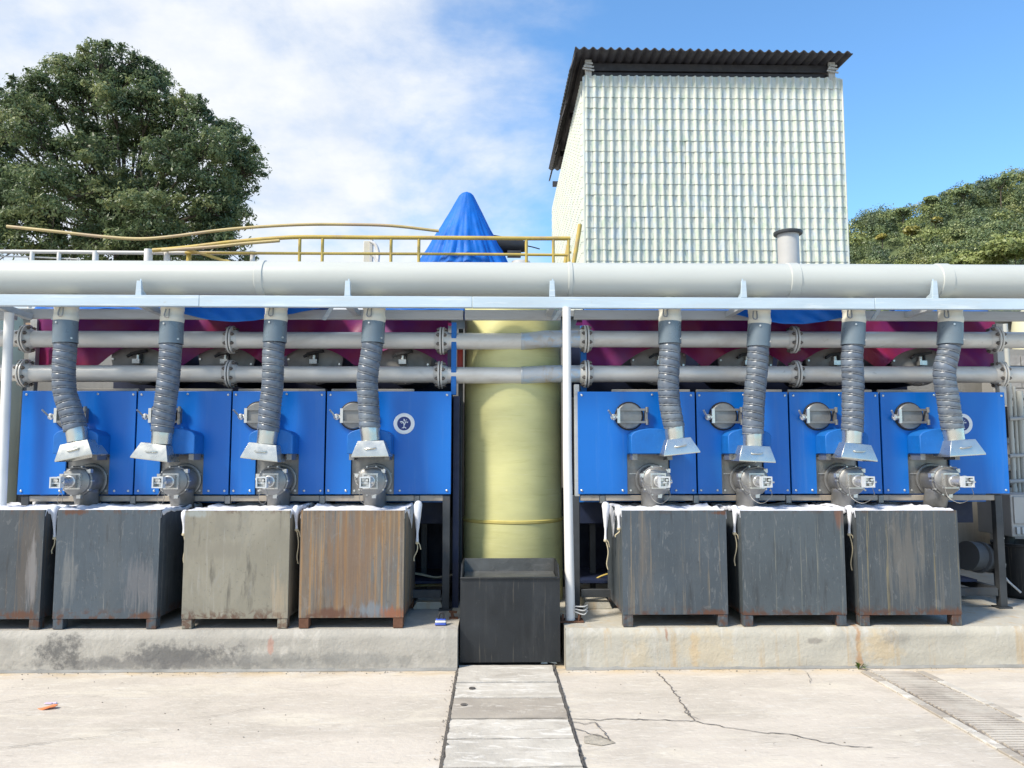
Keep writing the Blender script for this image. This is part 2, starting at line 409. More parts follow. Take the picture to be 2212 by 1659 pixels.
SL = (0.066, 0.082, 0.098)
slate = (((0.092, 0.104, 0.114), 1.6, (2.5, 2.5, 0.8), 0.5, 0.7, 0.6, 0.6), ((0.036, 0.043, 0.052), 2.0, (4, 4, 0.5), 0.54, 0.72, 0.6))
thin = lambda c, a, amt, n=30: (c, 1.0, (n, n, 0.35), a, a + 0.05, amt)
YB = 5.84
BM = [
    bin_mat('slate bin with brown edge', (0.060, 0.072, 0.084), slate + (thin((0.15, 0.115, 0.085), 0.60, 0.5, 26),), [
        (P(65, 1200, YB), (0.10, 0.6, 0.6), (0.12, 0.095, 0.075), 0.55), (P(70, 1240, YB), (0.04, 0.6, 0.25), (0.26, 0.25, 0.25), 0.6), (P(45, 1328, YB), (0.12, 0.6, 0.03), (0.11, 0.05, 0.03), 0.9)]),
    bin_mat('slate blue bin with pale scratches', (0.070, 0.090, 0.110), slate + (thin((0.26, 0.25, 0.23), 0.60, 0.6, 26),), [
        (P(150, 1240, YB), (0.05, 0.6, 0.2), (0.25, 0.25, 0.24), 0.4), (P(305, 1260, YB), (0.12, 0.6, 0.22), (0.17, 0.17, 0.18), 0.6),
        (P(305, 1330, YB), (0.08, 0.6, 0.025), (0.11, 0.05, 0.03), 0.9), (P(165, 1106, YB), (0.1, 0.6, 0.02), (0.11, 0.05, 0.03), 0.9)]),
    bin_mat('khaki grey bin', (0.225, 0.21, 0.165), (
        ((0.28, 0.262, 0.21), 1.8, (1.5, 1.5, 0.8), 0.48, 0.66, 0.7, 0.6), ((0.17, 0.165, 0.14), 2.2, (2, 2, 1), 0.52, 0.7, 0.6, 0.7), ((0.31, 0.30, 0.27), 1.2, (22, 22, 1), 0.58, 0.66, 0.5), ((0.11, 0.09, 0.07), 8, A, 0.68, 0.74, 0.6)), [
        (P(605, 1290, YB), (0.06, 0.6, 0.2), (0.33, 0.27, 0.19), 0.7), (P(470, 1190, YB), (0.25, 0.6, 0.06), (0.2, 0.185, 0.15), 0.5), (P(424, 1110, YB), (0.1, 0.6, 0.03), (0.3, 0.34, 0.34), 0.6)], rough=0.62, metal=0.0),
    bin_mat('rust streaked bin', (0.125, 0.125, 0.122), (
        ((0.19, 0.125, 0.07), 1.3, (2.2, 2.2, 0.5), 0.42, 0.64, 0.8, 0.6), ((0.085, 0.092, 0.098), 1.2, (20, 20, 0.5), 0.50, 0.66, 0.6), thin((0.30, 0.175, 0.075), 0.52, 0.75, 30), thin((0.24, 0.20, 0.145), 0.55, 0.6, 48)), [
        (P(755, 1215, YB), (0.25, 0.6, 0.5), (0.19, 0.105, 0.05), 0.6), (P(720, 1325, YB), (0.16, 0.6, 0.04), (0.11, 0.05, 0.03), 0.9), (P(800, 1318, YB), (0.12, 0.6, 0.06), (0.16, 0.2, 0.24), 0.7), (P(850, 1325, YB), (0.1, 0.6, 0.05), (0.26, 0.09, 0.04), 0.8)], rough=0.65, metal=0.0),
    bin_mat('slate bin with fine drips', SL, slate + (thin((0.20, 0.165, 0.12), 0.575, 0.7, 24),), [
        (P(1390, 1200, YB), (0.06, 0.6, 0.4), (0.15, 0.13, 0.11), 0.5), (P(1545, 1325, YB), (0.11, 0.6, 0.025), (0.11, 0.05, 0.03), 0.95), (P(1555, 1108, YB), (0.07, 0.6, 0.015), (0.11, 0.05, 0.03), 0.95)]),
    bin_mat('slate bin with pale runs', (0.076, 0.092, 0.104), slate + (thin((0.23, 0.225, 0.18), 0.60, 0.7, 28),), [
        (P(1620, 1328, YB), (0.1, 0.6, 0.03), (0.11, 0.05, 0.03), 0.9), (P(1800, 1328, YB), (0.08, 0.6, 0.025), (0.11, 0.05, 0.03), 0.9), (P(1810, 1110, YB), (0.03, 0.6, 0.15), (0.17, 0.08, 0.05), 0.8)]),
    bin_mat('slate bin with many ochre runs', (0.068, 0.080, 0.090), slate + (thin((0.25, 0.205, 0.11), 0.59, 0.75, 30), thin((0.19, 0.175, 0.15), 0.57, 0.4, 48)), [
        (P(1960, 1200, YB), (0.14, 0.6, 0.3), (0.16, 0.145, 0.125), 0.55), (P(2045, 1325, YB), (0.16, 0.6, 0.035), (0.11, 0.05, 0.03), 0.95), (P(1880, 1328, YB), (0.08, 0.6, 0.02), (0.11, 0.05, 0.03), 0.9)]),
]

# ------------------------------------------------------------------ mesh building
BASE = {}


class MB:
    def __init__(s):
        s.v, s.f, s.sm = [], [], []
        s.sharp = 38

    def add(s, vs, fs, smooth=False, mtx=None):
        o = len(s.v)
        for p in vs:
            p = Vector(p)
            s.v.append(mtx @ p if mtx else p)
        for f in fs:
            s.f.append([o + i for i in f])
            s.sm.append(smooth)
        return s

    def box(s, a, b, mtx=None):
        x0, y0, z0 = a
        x1, y1, z1 = b
        return s.add([(x0, y0, z0), (x1, y0, z0), (x1, y1, z0), (x0, y1, z0), (x0, y0, z1), (x1, y0, z1), (x1, y1, z1), (x0, y1, z1)],
                     [(0, 3, 2, 1), (4, 5, 6, 7), (0, 1, 5, 4), (1, 2, 6, 5), (2, 3, 7, 6), (3, 0, 4, 7)], False, mtx)

    def beam(s, p, q, w, h):
        p, q = Vector(p), Vector(q)
        d = q - p
        L = d.length
        m = Matrix.Translation(p) @ d.to_track_quat('X', 'Z').to_matrix().to_4x4()
        return s.box((0, -w / 2, -h / 2), (L, w / 2, h / 2), m)

    def prism(s, poly, y0, y1, mtx=None):     # poly in (x, z), convex or not, front face first
        n = len(poly)
        vs = [(x, y0, z) for x, z in poly] + [(x, y1, z) for x, z in poly]
        fs = [list(range(n)), list(range(2 * n - 1, n - 1, -1))]
        fs += [(i, n + i, n + (i + 1) % n, (i + 1) % n) for i in range(n)]
        return s.add(vs, fs, False, mtx)

    def tube(s, path, rad, n=12, caps=True, smooth=True):
        path = [Vector(p) for p in path]
        if isinstance(rad, (int, float)):
            rad = [rad] * len(path)
        o = len(s.v)
        t0 = (path[1] - path[0]).normalized()
        u = t0.orthogonal().normalized()
        if abs(t0.x) > 0.9:
            u = Vector((0, 0, 1)) - t0 * t0.z
            u.normalize()
        for i, p in enumerate(path):
            t = (path[min(i + 1, len(path) - 1)] - path[max(i - 1, 0)])
            if t.length > 1e-9:
                t.normalize()
                u = (u - t * u.dot(t)).normalized()
            w = t.cross(u) if t.length > 1e-9 else w
            for k in range(n):
                a = 2 * math.pi * k / n
                s.v.append(p + (u * math.cos(a) + w * math.sin(a)) * rad[i])
        for i in range(len(path) - 1):
            for k in range(n):
                a, b = o + i * n + k, o + i * n + (k + 1) % n
                s.f.append([a, b, b + n, a + n])
                s.sm.append(smooth)
        if caps:
            s.f.append([o + k for k in range(n)][::-1])
            s.sm.append(False)
            e = o + (len(path) - 1) * n
            s.f.append([e + k for k in range(n)])
            s.sm.append(False)
        return s

    def cyl(s, p, q, r, n=16, r2=None, caps=True):
        return s.tube([p, q], [r, r if r2 is None else r2], n, caps)

    def lathe(s, c, prof, n=24, axis=(0, 0, 1)):   # prof: list of (r, h) along axis; sharp rings by repeating
        m = Matrix.Translation(Vector(c)) @ Vector(axis).to_track_quat('Z', 'Y').to_matrix().to_4x4()
        o = len(s.v)
        for r, h in prof:
            for k in range(n):
                a = 2 * math.pi * k / n
                s.v.append(m @ Vector((r * math.cos(a), r * math.sin(a), h)))
        for i in range(len(prof) - 1):
            for k in range(n):
                a, b = o + i * n + k, o + i * n + (k + 1) % n
                s.f.append([a, b, b + n, a + n])
                s.sm.append(True)
        for i, flip in ((0, True), (len(prof) - 1, False)):
            if prof[i][0] > 1e-5:
                q = [o + i * n + k for k in range(n)]
                s.f.append(q[::-1] if flip else q)
                s.sm.append(False)
        return s

    def grid(s, fn, nu, nv, smooth=True):
        o = len(s.v)
        for j in range(nv + 1):
            for i in range(nu + 1):
                s.v.append(Vector(fn(i / nu, j / nv)))
        for j in range(nv):
            for i in range(nu):
                a = o + j * (nu + 1) + i
                s.f.append([a, a + 1, a + nu + 2, a + nu + 1])
                s.sm.append(smooth)
        return s

    def mesh(s, name, base=Vector((0, 0, 0))):
        me = bpy.data.meshes.new(name)
        me.from_pydata([tuple(p - base) for p in s.v], [], s.f)
        me.polygons.foreach_set('use_smooth', s.sm)
        me.set_sharp_from_angle(angle=R(s.sharp))
        me.update()
        return me

    def build(s, name, m, parent=None, bevel=0.0, loc=None, solid=0.0):
        base = BASE[parent.name] if parent else Vector(loc or (0, 0, 0))
        me = s.mesh(name, base)
        me.materials.append(m)
        o = bpy.data.objects.new(name, me)
        COL.objects.link(o)
        if parent:
            o.parent = parent
        else:
            o.location = base
        BASE[o.name] = base
        if solid:
            d = o.modifiers.new('thickness', 'SOLIDIFY')
            d.thickness = solid
        if bevel:
            d = o.modifiers.new('bevel', 'BEVEL')
            d.width = bevel
            d.segments = 2
            d.limit_method = 'ANGLE'
            d.angle_limit = R(50)
        return o


def tag(o, label=None, cat=None, group=None, kind=None):
    if label:
        o['label'] = label
    if cat:
        o['category'] = cat
    if group:
        o['group'] = group
    if kind:
        o['kind'] = kind
    return o


def thing(name, label, cat, loc=(0, 0, 0), group=None):
    o = bpy.data.objects.new(name, None)
    COL.objects.link(o)
    o.location = loc
    o.empty_display_size = 0.1
    BASE[o.name] = Vector(loc)
    return tag(o, label, cat, group)


def inst(name, me, parent, mod=0.0):       # another object on shared mesh data, local to its thing
    o = bpy.data.objects.new(name, me)
    COL.objects.link(o)
    o.parent = parent
    BASE[o.name] = BASE[parent.name]
    if mod:
        d = o.modifiers.new('bevel', 'BEVEL')
        d.width = mod
        d.segments = 2
        d.limit_method = 'ANGLE'
        d.angle_limit = R(50)
    return o


def catmull(pts, n):
    pts = [Vector(p) for p in pts]
    pp = [pts[0] * 2 - pts[1]] + pts + [pts[-1] * 2 - pts[-2]]
    dense = []
    for i in range(1, len(pp) - 2):
        a, b, c, d = pp[i - 1:i + 3]
        for k in range(24):
            t = k / 24
            dense.append(0.5 * ((2 * b) + (c - a) * t + (2 * a - 5 * b + 4 * c - d) * t * t + (3 * b - a - 3 * c + d) * t ** 3))
    dense.append(pts[-1])
    cum = [0]
    for i in range(1, len(dense)):
        cum.append(cum[-1] + (dense[i] - dense[i - 1]).length)
    out, j = [], 0
    for k in range(n + 1):
        s = cum[-1] * k / n
        while j < len(cum) - 2 and cum[j + 1] < s:
            j += 1
        t = (s - cum[j]) / max(1e-9, cum[j + 1] - cum[j])
        out.append(dense[j].lerp(dense[j + 1], min(1, t)))
    return out, cum[-1]


def nz(*p):
    return mnoise.noise(Vector(p))


def leaf_obj(name, cen, size, m, parent=None, nup=0.4, aspect=0.45, out=None):
    n = len(cen)
    base = np.array(BASE[parent.name]) if parent else np.zeros(3)
    nor = rng.normal(size=(n, 3))
    if out is None:
        nor[:, 2] = np.abs(nor[:, 2]) + nup
    else:
        nor = nor * 0.55 + out * 1.0
    nor /= np.linalg.norm(nor, axis=1)[:, None]
    a = np.cross(nor, rng.normal(size=(n, 3)))
    a /= np.linalg.norm(a, axis=1)[:, None]
    b = np.cross(nor, a)
    sz = size * rng.uniform(0.6, 1.35, (n, 1))
    v = np.empty((n, 4, 3))
    v[:, 0] = cen - a * sz
    v[:, 1] = cen + b * sz * aspect - a * sz * 0.1
    v[:, 2] = cen + a * sz
    v[:, 3] = cen - b * sz * aspect - a * sz * 0.1
    v -= base
    me = bpy.data.meshes.new(name)
    me.vertices.add(n * 4)
    me.vertices.foreach_set('co', v.reshape(-1))
    me.loops.add(n * 4)
    me.loops.foreach_set('vertex_index', np.arange(n * 4, dtype=np.int32))
    me.polygons.add(n)
    me.polygons.foreach_set('loop_start', np.arange(0, n * 4, 4, dtype=np.int32))
    me.polygons.foreach_set('loop_total', np.full(n, 4, dtype=np.int32))
    me.update()
    me.validate()
    me.materials.append(m)
    o = bpy.data.objects.new(name, me)
    COL.objects.link(o)
    if parent:
        o.parent = parent
    BASE[o.name] = Vector(base)
    return o


def jag(p, q, n, amp, seed):
    p, q = Vector(p), Vector(q)
    side = (q - p).cross(Vector((0, 0, 1))).normalized()
    out = []
    for i in range(n + 1):
        t = i / n
        k = 0 if i in (0, n) else 1
        out.append(p.lerp(q, t) + side * amp * k * (nz(t * n * 0.5, seed, 0.3) + 0.6 * nz(t * n * 1.3, seed, 7.3)))
    return out


# ------------------------------------------------------------------ ground
gm = MB()
gm.add([(-600, -60, 0), (600, -60, 0), (600, 900, 0), (-600, 900, 0)], [(0, 1, 2, 3)])
tag(gm.build('ground', MT['concrete']), kind='structure')

# covered drain: five concrete slabs between two joints
JL0, JL1 = G(989.5, 1439), G(953, 1659)
JR0, JR1 = G(1195, 1439), G(1262, 1659)
ext = 0.75
JL2, JR2 = JL1 + (JL1 - JL0) * ext, JR1 + (JR1 - JR0) * ext
db = MB()
db.add([JL0 + Vector((-0.012, 0.25, 0.004)), JL2 + Vector((-0.012, 0, 0.004)), JR2 + Vector((0.012, 0, 0.004)), JR0 + Vector((0.012, 0.25, 0.004))], [(0, 1, 2, 3)])
path = tag(db.build('drain_path', MT['joint']), kind='structure')
cuts = [1440, 1478, 1512, 1557, 1601, 1664]


def on(a, b, yv):
    t = (yv - a.y) / (b.y - a.y)
    return a.lerp(b, t)


ys = [G(1090, c).y for c in cuts] + [JL2.y + 0.02]
for i in range(len(ys) - 1):
    yf, yn = ys[i], ys[i + 1]
    a, b = on(JL0, JL2, yf), on(JR0, JR2, yf)
    c, d = on(JL0, JL2, yn), on(JR0, JR2, yn)
    g = 0.010
    sh = Vector((g, 0, 0))
    top = jag(a + sh + Vector((0, -g, 0)), b - sh + Vector((0, -g, 0)), 22, 0.007, i * 3.1)
    bot = jag(c + sh + Vector((0, g, 0)), d - sh + Vector((0, g, 0)), 22, 0.007, i * 3.1 + 9)
    lf = jag(top[0], bot[0], 8, 0.008, i + 20.0)
    rt = jag(top[-1], bot[-1], 8, 0.008, i + 40.0)
    loop = top + rt[1:-1] + bot[::-1] + lf[1:-1][::-1]
    ztop = 0.012 + 0.003 * random.random()
    n = len(loop)
    mb = MB()
    vs = [Vector((p.x, p.y, ztop + 0.004 * nz(p.x, p.y, i))) for p in loop] + [Vector((p.x, p.y, 0.005)) for p in loop]
    mb.add(vs, [list(range(n))[::-1]] + [(k, (k + 1) % n, n + (k + 1) % n, n + k) for k in range(n)])
    mb.build('slab', MT['slab_dark'] if i in (2,) else MT['slab'], path)
for px, py in ((1020, 1492), (1002, 1528)):
    p = G(px, py)
    MB().cyl(p + Vector((0, 0, 0.005)), p + Vector((0, 0, 0.0195)), 0.022, 12).build('lifting_hole', MT['joint'], path)


# cracks in the yard
def strip(pts, w, z=0.004, seed=1.0, n=14):
    mb = MB()
    full = []
    for a, b in zip(pts[:-1], pts[1:]):
        k = max(4, int((Vector(b) - Vector(a)).length / 0.02))
        full += jag(a, b, k, 0.018, seed + len(full))[:-1]
    full.append(Vector(pts[-1]))
    w = w * 0.72
    vs = []
    for i, p in enumerate(full):
        t = (full[min(i + 1, len(full) - 1)] - full[max(i - 1, 0)]).normalized()
        sd = t.cross(Vector((0, 0, 1)))
        ww = w * (0.35 + 0.9 * abs(nz(i * 0.31, seed, 2.2)) + 0.3 * random.random())
        if i == 0 or i == len(full) - 1:
            ww *= 0.2
        vs += [p + sd * ww + Vector((0, 0, z)), p - sd * ww + Vector((0, 0, z))]
    mb.add(vs, [(2 * i + 1, 2 * i, 2 * i + 2, 2 * i + 3)[::-1] for i in range(len(full) - 1)])
    return mb


CR = [([(1420, 1452), (1440, 1475), (1460, 1500), (1478, 1530), (1500, 1558)], 0.008),
      ([(1228, 1553), (1290, 1557), (1350, 1554), (1420, 1557), (1500, 1558), (1560, 1571), (1640, 1583), (1720, 1590), (1780, 1605), (1840, 1614), (1886, 1615)], 0.007),
      ([(1478, 1528), (1486, 1546), (1514, 1556)], 0.005), ([(1232, 1560), (1262, 1566), (1284, 1562), (1300, 1572)], 0.006),
      ([(1236, 1574), (1268, 1585), (1300, 1592), (1318, 1603)], 0.007), ([(1284, 1562), (1308, 1585), (1316, 1602)], 0.006),
      ([(-20, 1622), (60, 1611), (150, 1599), (230, 1592)], 0.0035), ([(230, 1592), (290, 1578)], 0.0025),
      ([(395, 1556), (470, 1548), (560, 1530)], 0.003), ([(-20, 1525), (60, 1510), (120, 1495)], 0.002),
      ([(1738, 1452), (1752, 1470), (1748, 1478)], 0.003)]
for i, (pl, w) in enumerate(CR):
    tag(strip([G(*p) for p in pl], w, 0.004 + 0.0006 * i, 3.7 * i + 1).build('crack', MT['crack']), kind='structure')
for a, b, sd in ((JL0, JL2, 51.0), (JR0, JR2, 77.0)):
    tag(strip([a, a.lerp(b, .33), a.lerp(b, .66), b], 0.0065, 0.0175, sd).build('joint', MT['joint']), kind='structure')
# broken patch beside the drain
pt = [G(*p) for p in ((1262, 1592), (1290, 1586), (1318, 1598), (1330, 1606), (1300, 1612), (1262, 1606))]
tag(MB().add([p + Vector((0, 0, 0.0035)) for p in pt], [list(range(len(pt)))[::-1]]).build('worn_patch', mat('worn concrete patch', (0.34, 0.31, 0.26), 0.9, var=0.35, vs=9, bump=0.6)), kind='structure')

# drain grating, running off to the right
A0, A1 = G(1876, 1453), G(2250, 1662)
B0, B1 = G(1979, 1453), G(2420, 1662)
gr = thing('drain_grating', 'long rusty drain grating of close bars crossing the yard at right', 'grating', (A0 + B0) / 2)
up = lambda p, z: Vector((p.x, p.y, z))
mb = MB().add([up(A0, .004), up(B0, .004), up(B1, .004), up(A1, .004)], [(0, 3, 2, 1)])
mb.build('channel_bed', mat('drain grime', (0.17, 0.15, 0.135), 0.9, var=0.4, vs=12, layers=(((0.42, 0.39, 0.35), 2.2, A, 0.52, 0.62, 0.85, 0.5),)), gr)
for a, b, s in ((A0, A1, -1), (B0, B1, 1)):
    for k in range(7):
        p, q = a.lerp(b, k / 7), a.lerp(b, (k + 1) / 7 - 0.006)
        d = Vector((0.028 * s, 0, 0.006))
        MB().beam(p + d, q + d, 0.06, 0.013).build('kerb_stone', MT['slab'] if k % 3 else MT['slab_dark'], gr, bevel=0.003)
barm = mat('rusty grate bar', (0.42, 0.375, 0.325), 0.8, 0.0, var=0.3, vs=4, bump=0.3, layers=(((0.52, 0.48, 0.42), 2.2, A, 0.46, 0.58, 0.9),))
nb = 46
for k in range(nb):
    t = (k + 0.5) / nb
    a, b = A0.lerp(A1, t), B0.lerp(B1, t)
    a, b = a.lerp(b, 0.04 + 0.05 * random.random()), a.lerp(b, 0.96 - 0.05 * random.random())
    MB().beam(a + Vector((0, random.uniform(-.003, .003), 0.0095)), b + Vector((0, random.uniform(-.003, .003), 0.0095)), 0.024, 0.010).build('grate_bar', barm, gr)

# ------------------------------------------------------------------ platforms
ZP = P(600, 1360, YE).z


def platform(x0, x1, m):
    nx, mb = 90, MB()
    YB_ = 8.6

    def fn(u, v):
        x = x0 + (x1 - x0) * u
        if v < 0.5:
            k = v / 0.5
            z = ZP * k
            y = YE + 0.008 * nz(x * 5, z * 9, 1) - 0.004 * (1 - k)
            if v > 0.45:
                y += 0.012
        else:
            k = (v - 0.5) / 0.5
            y = YE + 0.02 + (YB_ - YE - 0.02) * k
            z = ZP + (0.004 * nz(x * 4, y * 4, 4) if k > 0 else -0.003)
        if v <= 0.5 and v > 0.4:
            y += 0.004 * nz(x * 14, 3, z)
        return x, y, z
    mb.grid(fn, nx, 24, smooth=False)
    o = mb.build('platform', m)
    for xe in (x0, x1):
        pass
    return tag(o, kind='structure')


XL, XR = P(988, 1400, YE).x, P(1222, 1400, YE).x
platform(-7, XL, MT['platL'])
platform(XR, 8, MT['platR'])
for x, m, s in ((XL, MT['platL'], 1), (XR, MT['platR'], -1)):
    mb = MB().add([(x + .001 * s, YE + .01, 0), (x + .001 * s, 8.6, 0), (x + .001 * s, 8.6, ZP - .002), (x + .001 * s, YE + .01, ZP - .002)], [(0, 1, 2, 3)] if s > 0 else [(3, 2, 1, 0)])
    tag(mb.build('platform_side', m), kind='structure')
# chipped bottom edge of the platforms: a ragged mortar fillet
for x0, x1, m in ((-7, XL, MT['platL']), (XR, 8, MT['platR'])):
    mb = MB().grid(lambda u, v: (x0 + (x1 - x0) * u, YE - 0.004 - (0.016 + 0.012 * nz(u * 60, 1, x0)) * (1 - v), 0.002 + (0.016 + 0.01 * nz(u * 90, 5, x0)) * v), 160, 2)
    tag(mb.build('mortar_edge', MT['wall']), kind='structure')

# ------------------------------------------------------------------ rear concrete tank with deck
ZD = 3.12
deck = thing('settling_tank', 'stained concrete tank wall standing behind the blue machines', 'tank', (0, 8.7, 0))
MB().box((-9, 8.7, 0), (9, 12.6, ZD)).build('wall', MT['wall'], deck)
MB().box((-9.1, 8.62, ZD), (9.1, 12.7, ZD + 0.08)).build('coping', MT['wall'], deck, bevel=0.01)

# ------------------------------------------------------------------ tiled tower
YT = 14.5
TL, TR = P(1263, 400, YT).x, P(1826, 400, YT).x
ZT = P(1540, 167, YT).z
TD = 8.2
tower = thing('tiled_tower', 'tall square tower clad in white roof tiles under a dark overhanging roof', 'building', ((TL + TR) / 2, YT + TD / 2, 0))
t = 0.12
mb = MB()
mb.box((TL + .05, YT + .05, 0), (TR - .05, YT + .05 + t, ZT - .05))
mb.box((TL + .05, YT + .052 + t, 0), (TL + .05 + t, YT + TD, ZT - .05))
mb.box((TR - .05 - t, YT + .052 + t, 0), (TR - .05, YT + TD, ZT - .05))
mb.box((TL + .052 + t, YT + TD - t, 0), (TR - .052 - t, YT + TD, ZT - .05))
mb.build('wall', MT['inner_dark'], tower)
ncol = 31
pitch = (TR - TL) / ncol
rowh = M(24.9, YT)
seg = 8


def tile_shape(w, wave, flip=1):
    vs, fs = [], []
    for j, (z, off) in enumerate(((rowh * 1.04, 0.004), (0.0, -0.009), (0.004, 0.002))):
        for i in range(seg + 1):
            u = i / seg
            b = math.exp(-((u - 0.28) / 0.17) ** 4)
            vs.append((w * u * 1.004, off - wave * b - 0.004 * (0.5 - abs(u - 0.65)), z - (0.012 * b if j else 0)))
    for j in range(2):
        for i in range(seg):
            a = j * (seg + 1) + i
            fs.append((a, a + seg + 1, a + seg + 2, a + 1))
    return vs, fs


tv, tf = tile_shape(pitch, 0.048)
variants = []
for k in range(5):
    mb = MB().add([(x, y + random.uniform(-.002, .002), z + (random.uniform(-.004, .004))) for x, y, z in tv], tf)
    me = mb.mesh('tile')
    for p in me.polygons:
        p.use_smooth = p.index < seg
    me.materials.append(MT['tile'])
    variants.append(me)
nrow = int(ZT / rowh)
cells = []
for r in range(nrow):
    for c in range(ncol):
        x, z = TL + c * pitch, ZT - (r + 1) * rowh
        px, py = project((x + pitch / 2, YT, z + rowh / 2))
        if 150 < py < 585:
            cells.append(((Vector((x, YT, z)) - CAM).length, r, c, x, z))
cells.sort()
near = set((r, c) for _, r, c, _, _ in cells[:300])
rest = MB()
for r in range(nrow):
    for c in range(ncol):
        x, z = TL + c * pitch, ZT - (r + 1) * rowh
        dx = 0.012 * nz(r * 0.33, c * 0.13, 3) + 0.010 * nz(r // 6 * 3.7, c // 6 * 2.9, 5)
        if (r, c) in near:
            o = inst('tile', variants[(r * 7 + c * 3) % 5], tower)
            o.location = Vector((x + dx, YT, z)) - BASE[tower.name]
            o.rotation_euler = (random.uniform(-.02, .02), random.uniform(-.025, .025), random.uniform(-.02, .02))
        else:
            rest.add([(x + dx + a + random.uniform(-.0015, .0015), YT + b, z + d) for a, b, d in tv], tf, True)
rest.build('tile_field', MT['tile'], tower)['kind'] = 'stuff'
# left side wall: tiles too thin from here to pick apart
side = MB()
ncs = int(TD / pitch)
for r in range(nrow):
    if ZT - r * rowh < 2.5:
        break
    for c in range(ncs):
        y0, z = YT + TD - c * pitch, ZT - (r + 1) * rowh
        side.add([(TL + b, y0 - a, z + d) for a, b, d in tv], tf, True)
side.build('side_tile_field', MT['tile'], tower)['kind'] = 'stuff'
MB().box((TL - .03, YT - .03, 0), (TL + .02, YT + .02, ZT - .02)).build('corner_trim', MT['tile'], tower, bevel=0.01)
MB().box((TR - .01, YT - .03, 0), (TR + .02, YT + .03, ZT - .02)).build('corner_trim', MT['tile'], tower, bevel=0.01)
# roof: corrugated dark sheets
YR0, YR1 = YT - 0.35, 21.8
ZR = P(1540, 106, YR0).z
xl, xr = P(1243, 110, YR0).x, P(1842, 108, YR0).x


def rz(x, y):
    return ZR + 0.062 * (y - YR0) - 0.006 * (x - xl)


mb = MB()
wv = M(20, YR0)
mb.grid(lambda u, v: (xl + (xr - xl) * u + (0.0 if v else 0.02 * nz(u * 30, 1, 1)), YR0 + (YR1 - YR0) * v, rz(xl + (xr - xl) * u, YR0 + (YR1 - YR0) * v) + 0.028 * math.cos((xr - xl) * u / wv * 2 * math.pi)), 31 * 8, 6)
mb.build('roof_sheet', MT['dark_roof'], tower, solid=0.02)
mb = MB()
for y in (YT + 0.12, YT + TD * .33, YT + TD * .66, YT + TD):
    MB().box((xl + .18, y, rz(xl, y) - .24), (xr - .2, y + .1, rz(xr, y) - .06)).build('rafter', MT['dark_roof'], tower)
mb = MB().box((xl + .25, YT + .13, ZR - .34), (xr - .32, YT + .2, ZR - .245))
mb.build('eave_beam', MT['dark_roof'], tower)
# sheets hanging at the left edge of the roof, stepped
for k in range(3):
    a, b = YR0 + .12 + (YR1 - YR0) * k / 3, YR0 + (YR1 - YR0) * (k + 1) / 3 - .02
    fz = lambda u, v: (xl + 0.02 + 0.05 * k - 0.10 * (1 - v) + .012 * math.sin((a + (b - a) * u) * 34) * (1 - v), a + (b - a) * u, rz(xl, a + (b - a) * u) - 0.34 * (1 - v) - .04)
    MB().grid(fz, 60, 4).build('edge_sheet', MT['dark_roof'], tower, solid=0.02)
for px, s in ((1271, 1), (1797, -1)):
    a = P(px, 172, YT + 0.02)
    MB().box((a.x - .065, YT + .0, ZT - .25), (a.x + .065, YT + .045, ZR - .05)).build('roof_post', MT['weather_wood'], tower, bevel=0.006)
    mb = MB()
    for k in range(4):
        zc = ZT + .12 + .035 * k
        mb.beam((a.x - .12 + .02 * k, YT - .04 - .01 * (k % 2), zc + .02), (a.x + .11 - .01 * k, YT - .035 - .01 * (k % 2), zc - .02 + .03 * (k % 2)), 0.02, 0.03)
    mb.build('lashing', MT['weather_wood'], tower)

# ------------------------------------------------------------------ hill on the right
YH = 150.0
ridge = [(1700, 555), (1832, 507), (1880, 480), (1950, 455), (2010, 430), (2060, 412), (2130, 395), (2212, 380), (2400, 350), (2700, 360)]
RP = [P(x, y + 12, YH + 30) for x, y in ridge]


def ridge_z(x):
    if x <= RP[0].x:
        return RP[0].z - (RP[0].x - x) * 0.30
    for a, b in zip(RP[:-1], RP[1:]):
        if x <= b.x:
            return a.z + (b.z - a.z) * (x - a.x) / (b.x - a.x)
    return RP[-1].z


def hz(x, y):
    t = max(0, min(1, (y - 75) / (YH + 30 - 75)))
    t2 = t if y <= YH + 30 else max(0, 1 - (y - YH - 30) / 120)
    return max(-2, ridge_z(x * (YH + 30) / max(60, y) if y < YH + 30 else x) * (t2 ** 0.9) * (y / (YH + 30) if y < YH + 30 else 1)) + 1.2 * nz(x * .06, y * .06, 2)


mb = MB().grid(lambda u, v: (18 + 150 * u, 75 + 200 * v, hz(18 + 150 * u, 75 + 200 * v) - 1.0), 70, 70)
tag(mb.build('hill', MT['hill']), kind='structure')


OUT = []


def crown_pts(c, r, n, flat=0.8):
    d = rng.normal(size=(n, 3))
    d /= np.linalg.norm(d, axis=1)[:, None]
    d[:, 2] = np.abs(d[:, 2]) * 1.0 - 0.25
    k = 0.62 + 0.45 * rng.random((n, 1)) ** 0.5
    bump = 1 + 0.22 * np.sin(d[:, :1] * 5 + c[0]) * np.cos(d[:, 1:2] * 6 + c[1]) + 0.15 * np.sin(d[:, 2:3] * 9 + c[0] * 2)
    p = d * k * bump * r
    p[:, 2] *= flat
    OUT.append(d + np.array([0, 0, 0.25]))
    return p + np.array(c)


